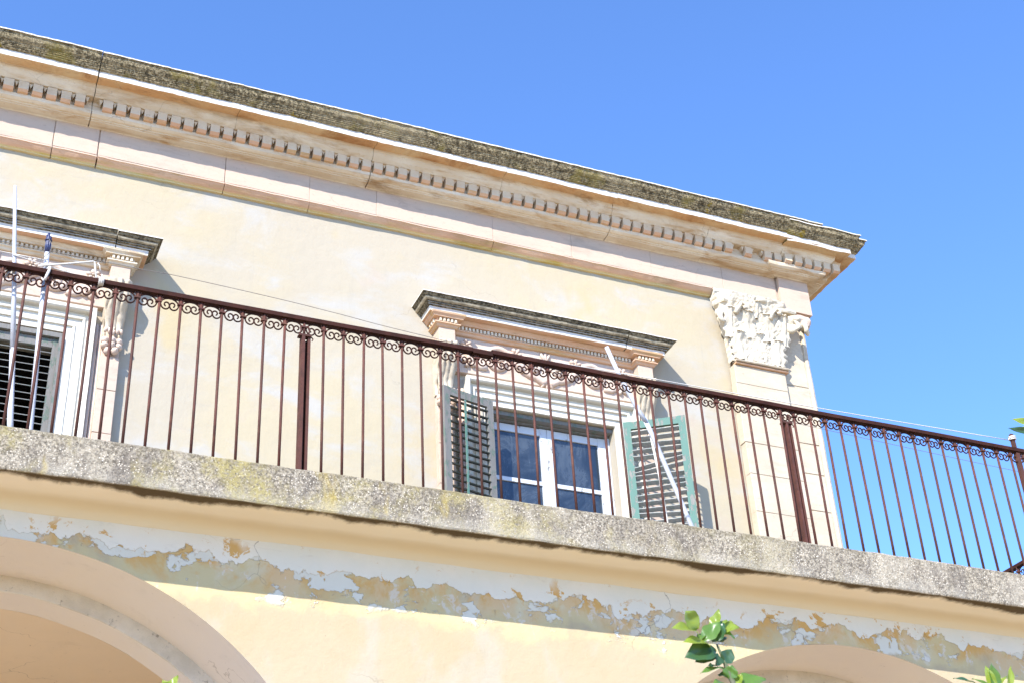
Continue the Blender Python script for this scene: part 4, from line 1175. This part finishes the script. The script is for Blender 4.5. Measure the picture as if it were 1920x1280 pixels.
LV = [  # base, tip (in zoomed sprig pixels), width m, face, material, curl, dY base, dY tip
    ((650, 430), (455, 190), .062, (-.35, -.85, .35), 'leaf_hi', -.12, 0, -.02),
    ((670, 480), (335, 350), .046, (-.4, -.85, .55), 'leaf_hi', .25, 0, -.05),
    ((730, 600), (960, 320), .050, (-.6, -.8, .2), 'leaf_mid', .1, 0, -.02),
    ((860, 610), (1010, 340), .050, (-.2, -.7, .6), 'leaf_dk', .1, 0, -.03),
    ((800, 470), (1130, 225), .050, (-.3, -.5, .9), 'leaf_hi', .38, 0, .02),
    ((850, 420), (960, 190), .034, (-.8, -.7, .2), 'leaf_hi', -.3, .01, .0),
    ((930, 430), (1225, 385), .046, (-.4, -.85, .5), 'leaf_hi', .15, 0, -.03),
    ((960, 470), (1170, 520), .032, (.1, -.8, .5), 'leaf_mid', .3, 0, -.03),
    ((830, 650), (485, 545), .044, (-.4, -.8, .55), 'leaf_hi', .22, 0, -.05),
    ((900, 720), (505, 790), .066, (-.1, -.9, .3), 'leaf_dk', .15, 0, -.03),
    ((880, 690), (640, 880), .050, (.2, -.9, .2), 'leaf_dk', .1, .01, .0),
    ((1000, 900), (1130, 710), .042, (.1, -.9, .3), 'leaf_dk', .15, 0, -.02),
    ((940, 780), (930, 930), .034, (.3, -.8, .1), 'leaf_dk', .2, 0, -.02),
    ((1010, 960), (695, 1000), .022, (-.2, -.7, .7), 'leaf_mid', .15, 0, -.03),
    ((930, 940), (800, 920), .018, (-.2, -.7, .7), 'leaf_mid', .2, 0, -.02),
    ((1080, 1120), (1130, 930), .044, (-.3, -.9, .2), 'leaf_mid', .1, 0, -.02),
    ((1120, 1220), (880, 1150), .048, (-.2, -.6, .8), 'leaf_mid', .2, 0, -.04),
    ((1150, 1230), (1260, 1050), .036, (-.6, -.7, .4), 'leaf_hi', .1, 0, -.02),
    ((1180, 1240), (1590, 1070), .070, (.1, -.7, .7), 'leaf_mid', .2, 0, -.03),
    ((1300, 1160), (1460, 1045), .030, (.1, -.7, .7), 'leaf_dk', .2, .02, .03),
    ((880, 560), (760, 420), .036, (-.5, -.8, .2), 'leaf_mid', .15, .01, .02), ((900, 600), (1060, 520), .028, (.1, -.7, .6), 'leaf_dk', .2, .01, .02),
    ((910, 740), (760, 690), .030, (-.2, -.8, .5), 'leaf_mid', .2, .01, .02), ((960, 850), (820, 800), .030, (.1, -.9, .2), 'leaf_dk', .15, .01, .03),
    ((1020, 980), (1160, 1010), .026, (.1, -.7, .7), 'leaf_mid', .2, .0, .02), ((1060, 1080), (930, 1050), .026, (-.1, -.8, .5), 'leaf_dk', .2, .0, .02),
    ((1000, 420), (1060, 300), .030, (-.3, -.8, .4), 'leaf_mid', .1, .01, .01), ((760, 500), (640, 560), .024, (-.2, -.7, .6), 'leaf_mid', .25, .01, .0),
]
for b, t, wd, fc, mt, cu, d0, d1 in LV:
    leaf(px(*cz(*b), 4.2 + d0), px(*cz(*t), 4.2 + d1), wd * 1.3, fc, mt, cu, .25, tree)
RV = [((1838, 1285), (1790, 1264), .034, (-.2, -.6, .9), 'leaf_dk', .2), ((1880, 1300), (1826, 1266), .028, (-.3, -.6, .8), 'leaf_mid', .15),
      ((1872, 1300), (1856, 1244), .060, (.0, -.9, .4), 'leaf_mid', -.1), ((1868, 1300), (1848, 1246), .040, (-.5, -.8, .3), 'leaf_hi', .05), ((1890, 1300), (1898, 1246), .034, (.2, -.9, .4), 'leaf_hi', .1),
      ((1865, 1290), (1888, 1262), .024, (.1, -.6, .9), 'leaf_hi', .2),
      ((312, 1300), (333, 1264), .034, (-.1, -.7, .8), 'leaf_hi', .1), ((318, 1296), (305, 1272), .022, (-.4, -.7, .6), 'leaf_hi', .2),
      ((1958, 806), (1902, 780), .046, (-.45, -.9, .15), 'leaf_hi', .2), ((1950, 815), (1893, 800), .036, (.1, -.9, -.1), 'leaf_dk', .1), ((1955, 812), (1906, 798), .036, (-.45, -.9, .3), 'leaf_hi', .25)]
for b, t, wd, fc, mt, cu in RV:
    leaf(px(*b), px(*t), wd, fc, mt, cu, .25, tree)
# the crown below the frame
random.seed(3)
fo = MB()
for i in range(2600):
    a = random.uniform(0, 2 * PI); rr = math.sqrt(random.random())
    c = Vector((2.6 + math.cos(a) * rr * 1.7, 4.5 + math.sin(a) * rr * 1.1, 0))
    top = 1.05 - .9 * rr * rr + .25 * noise.noise(Vector((c.x * 2, c.y * 2, 1)))
    c.z = lerp(-.3, top, random.random() ** .6)
    d = Vector((random.uniform(-1, 1), random.uniform(-1, 1), random.uniform(-.6, .8))).normalized()
    s_ = d.cross(Vector((random.uniform(-1, 1), random.uniform(-1, 1), random.uniform(-1, 1)))).normalized()
    L, W = random.uniform(.06, .10), random.uniform(.018, .026)
    up_ = d.cross(s_) * .008
    fo.add([c, c + d * L * .35 + s_ * W + up_, c + d * L, c + d * L * .35 - s_ * W + up_, c + d * L * .4], [(0, 4, 1), (1, 4, 2), (2, 4, 3), (3, 4, 0)], random.choice((0, 1, 1, 2)))
stuff(fo.build('foliage', [M['leaf_hi'], M['leaf_mid'], M['leaf_dk']], tree, smooth=True, recalc=False))
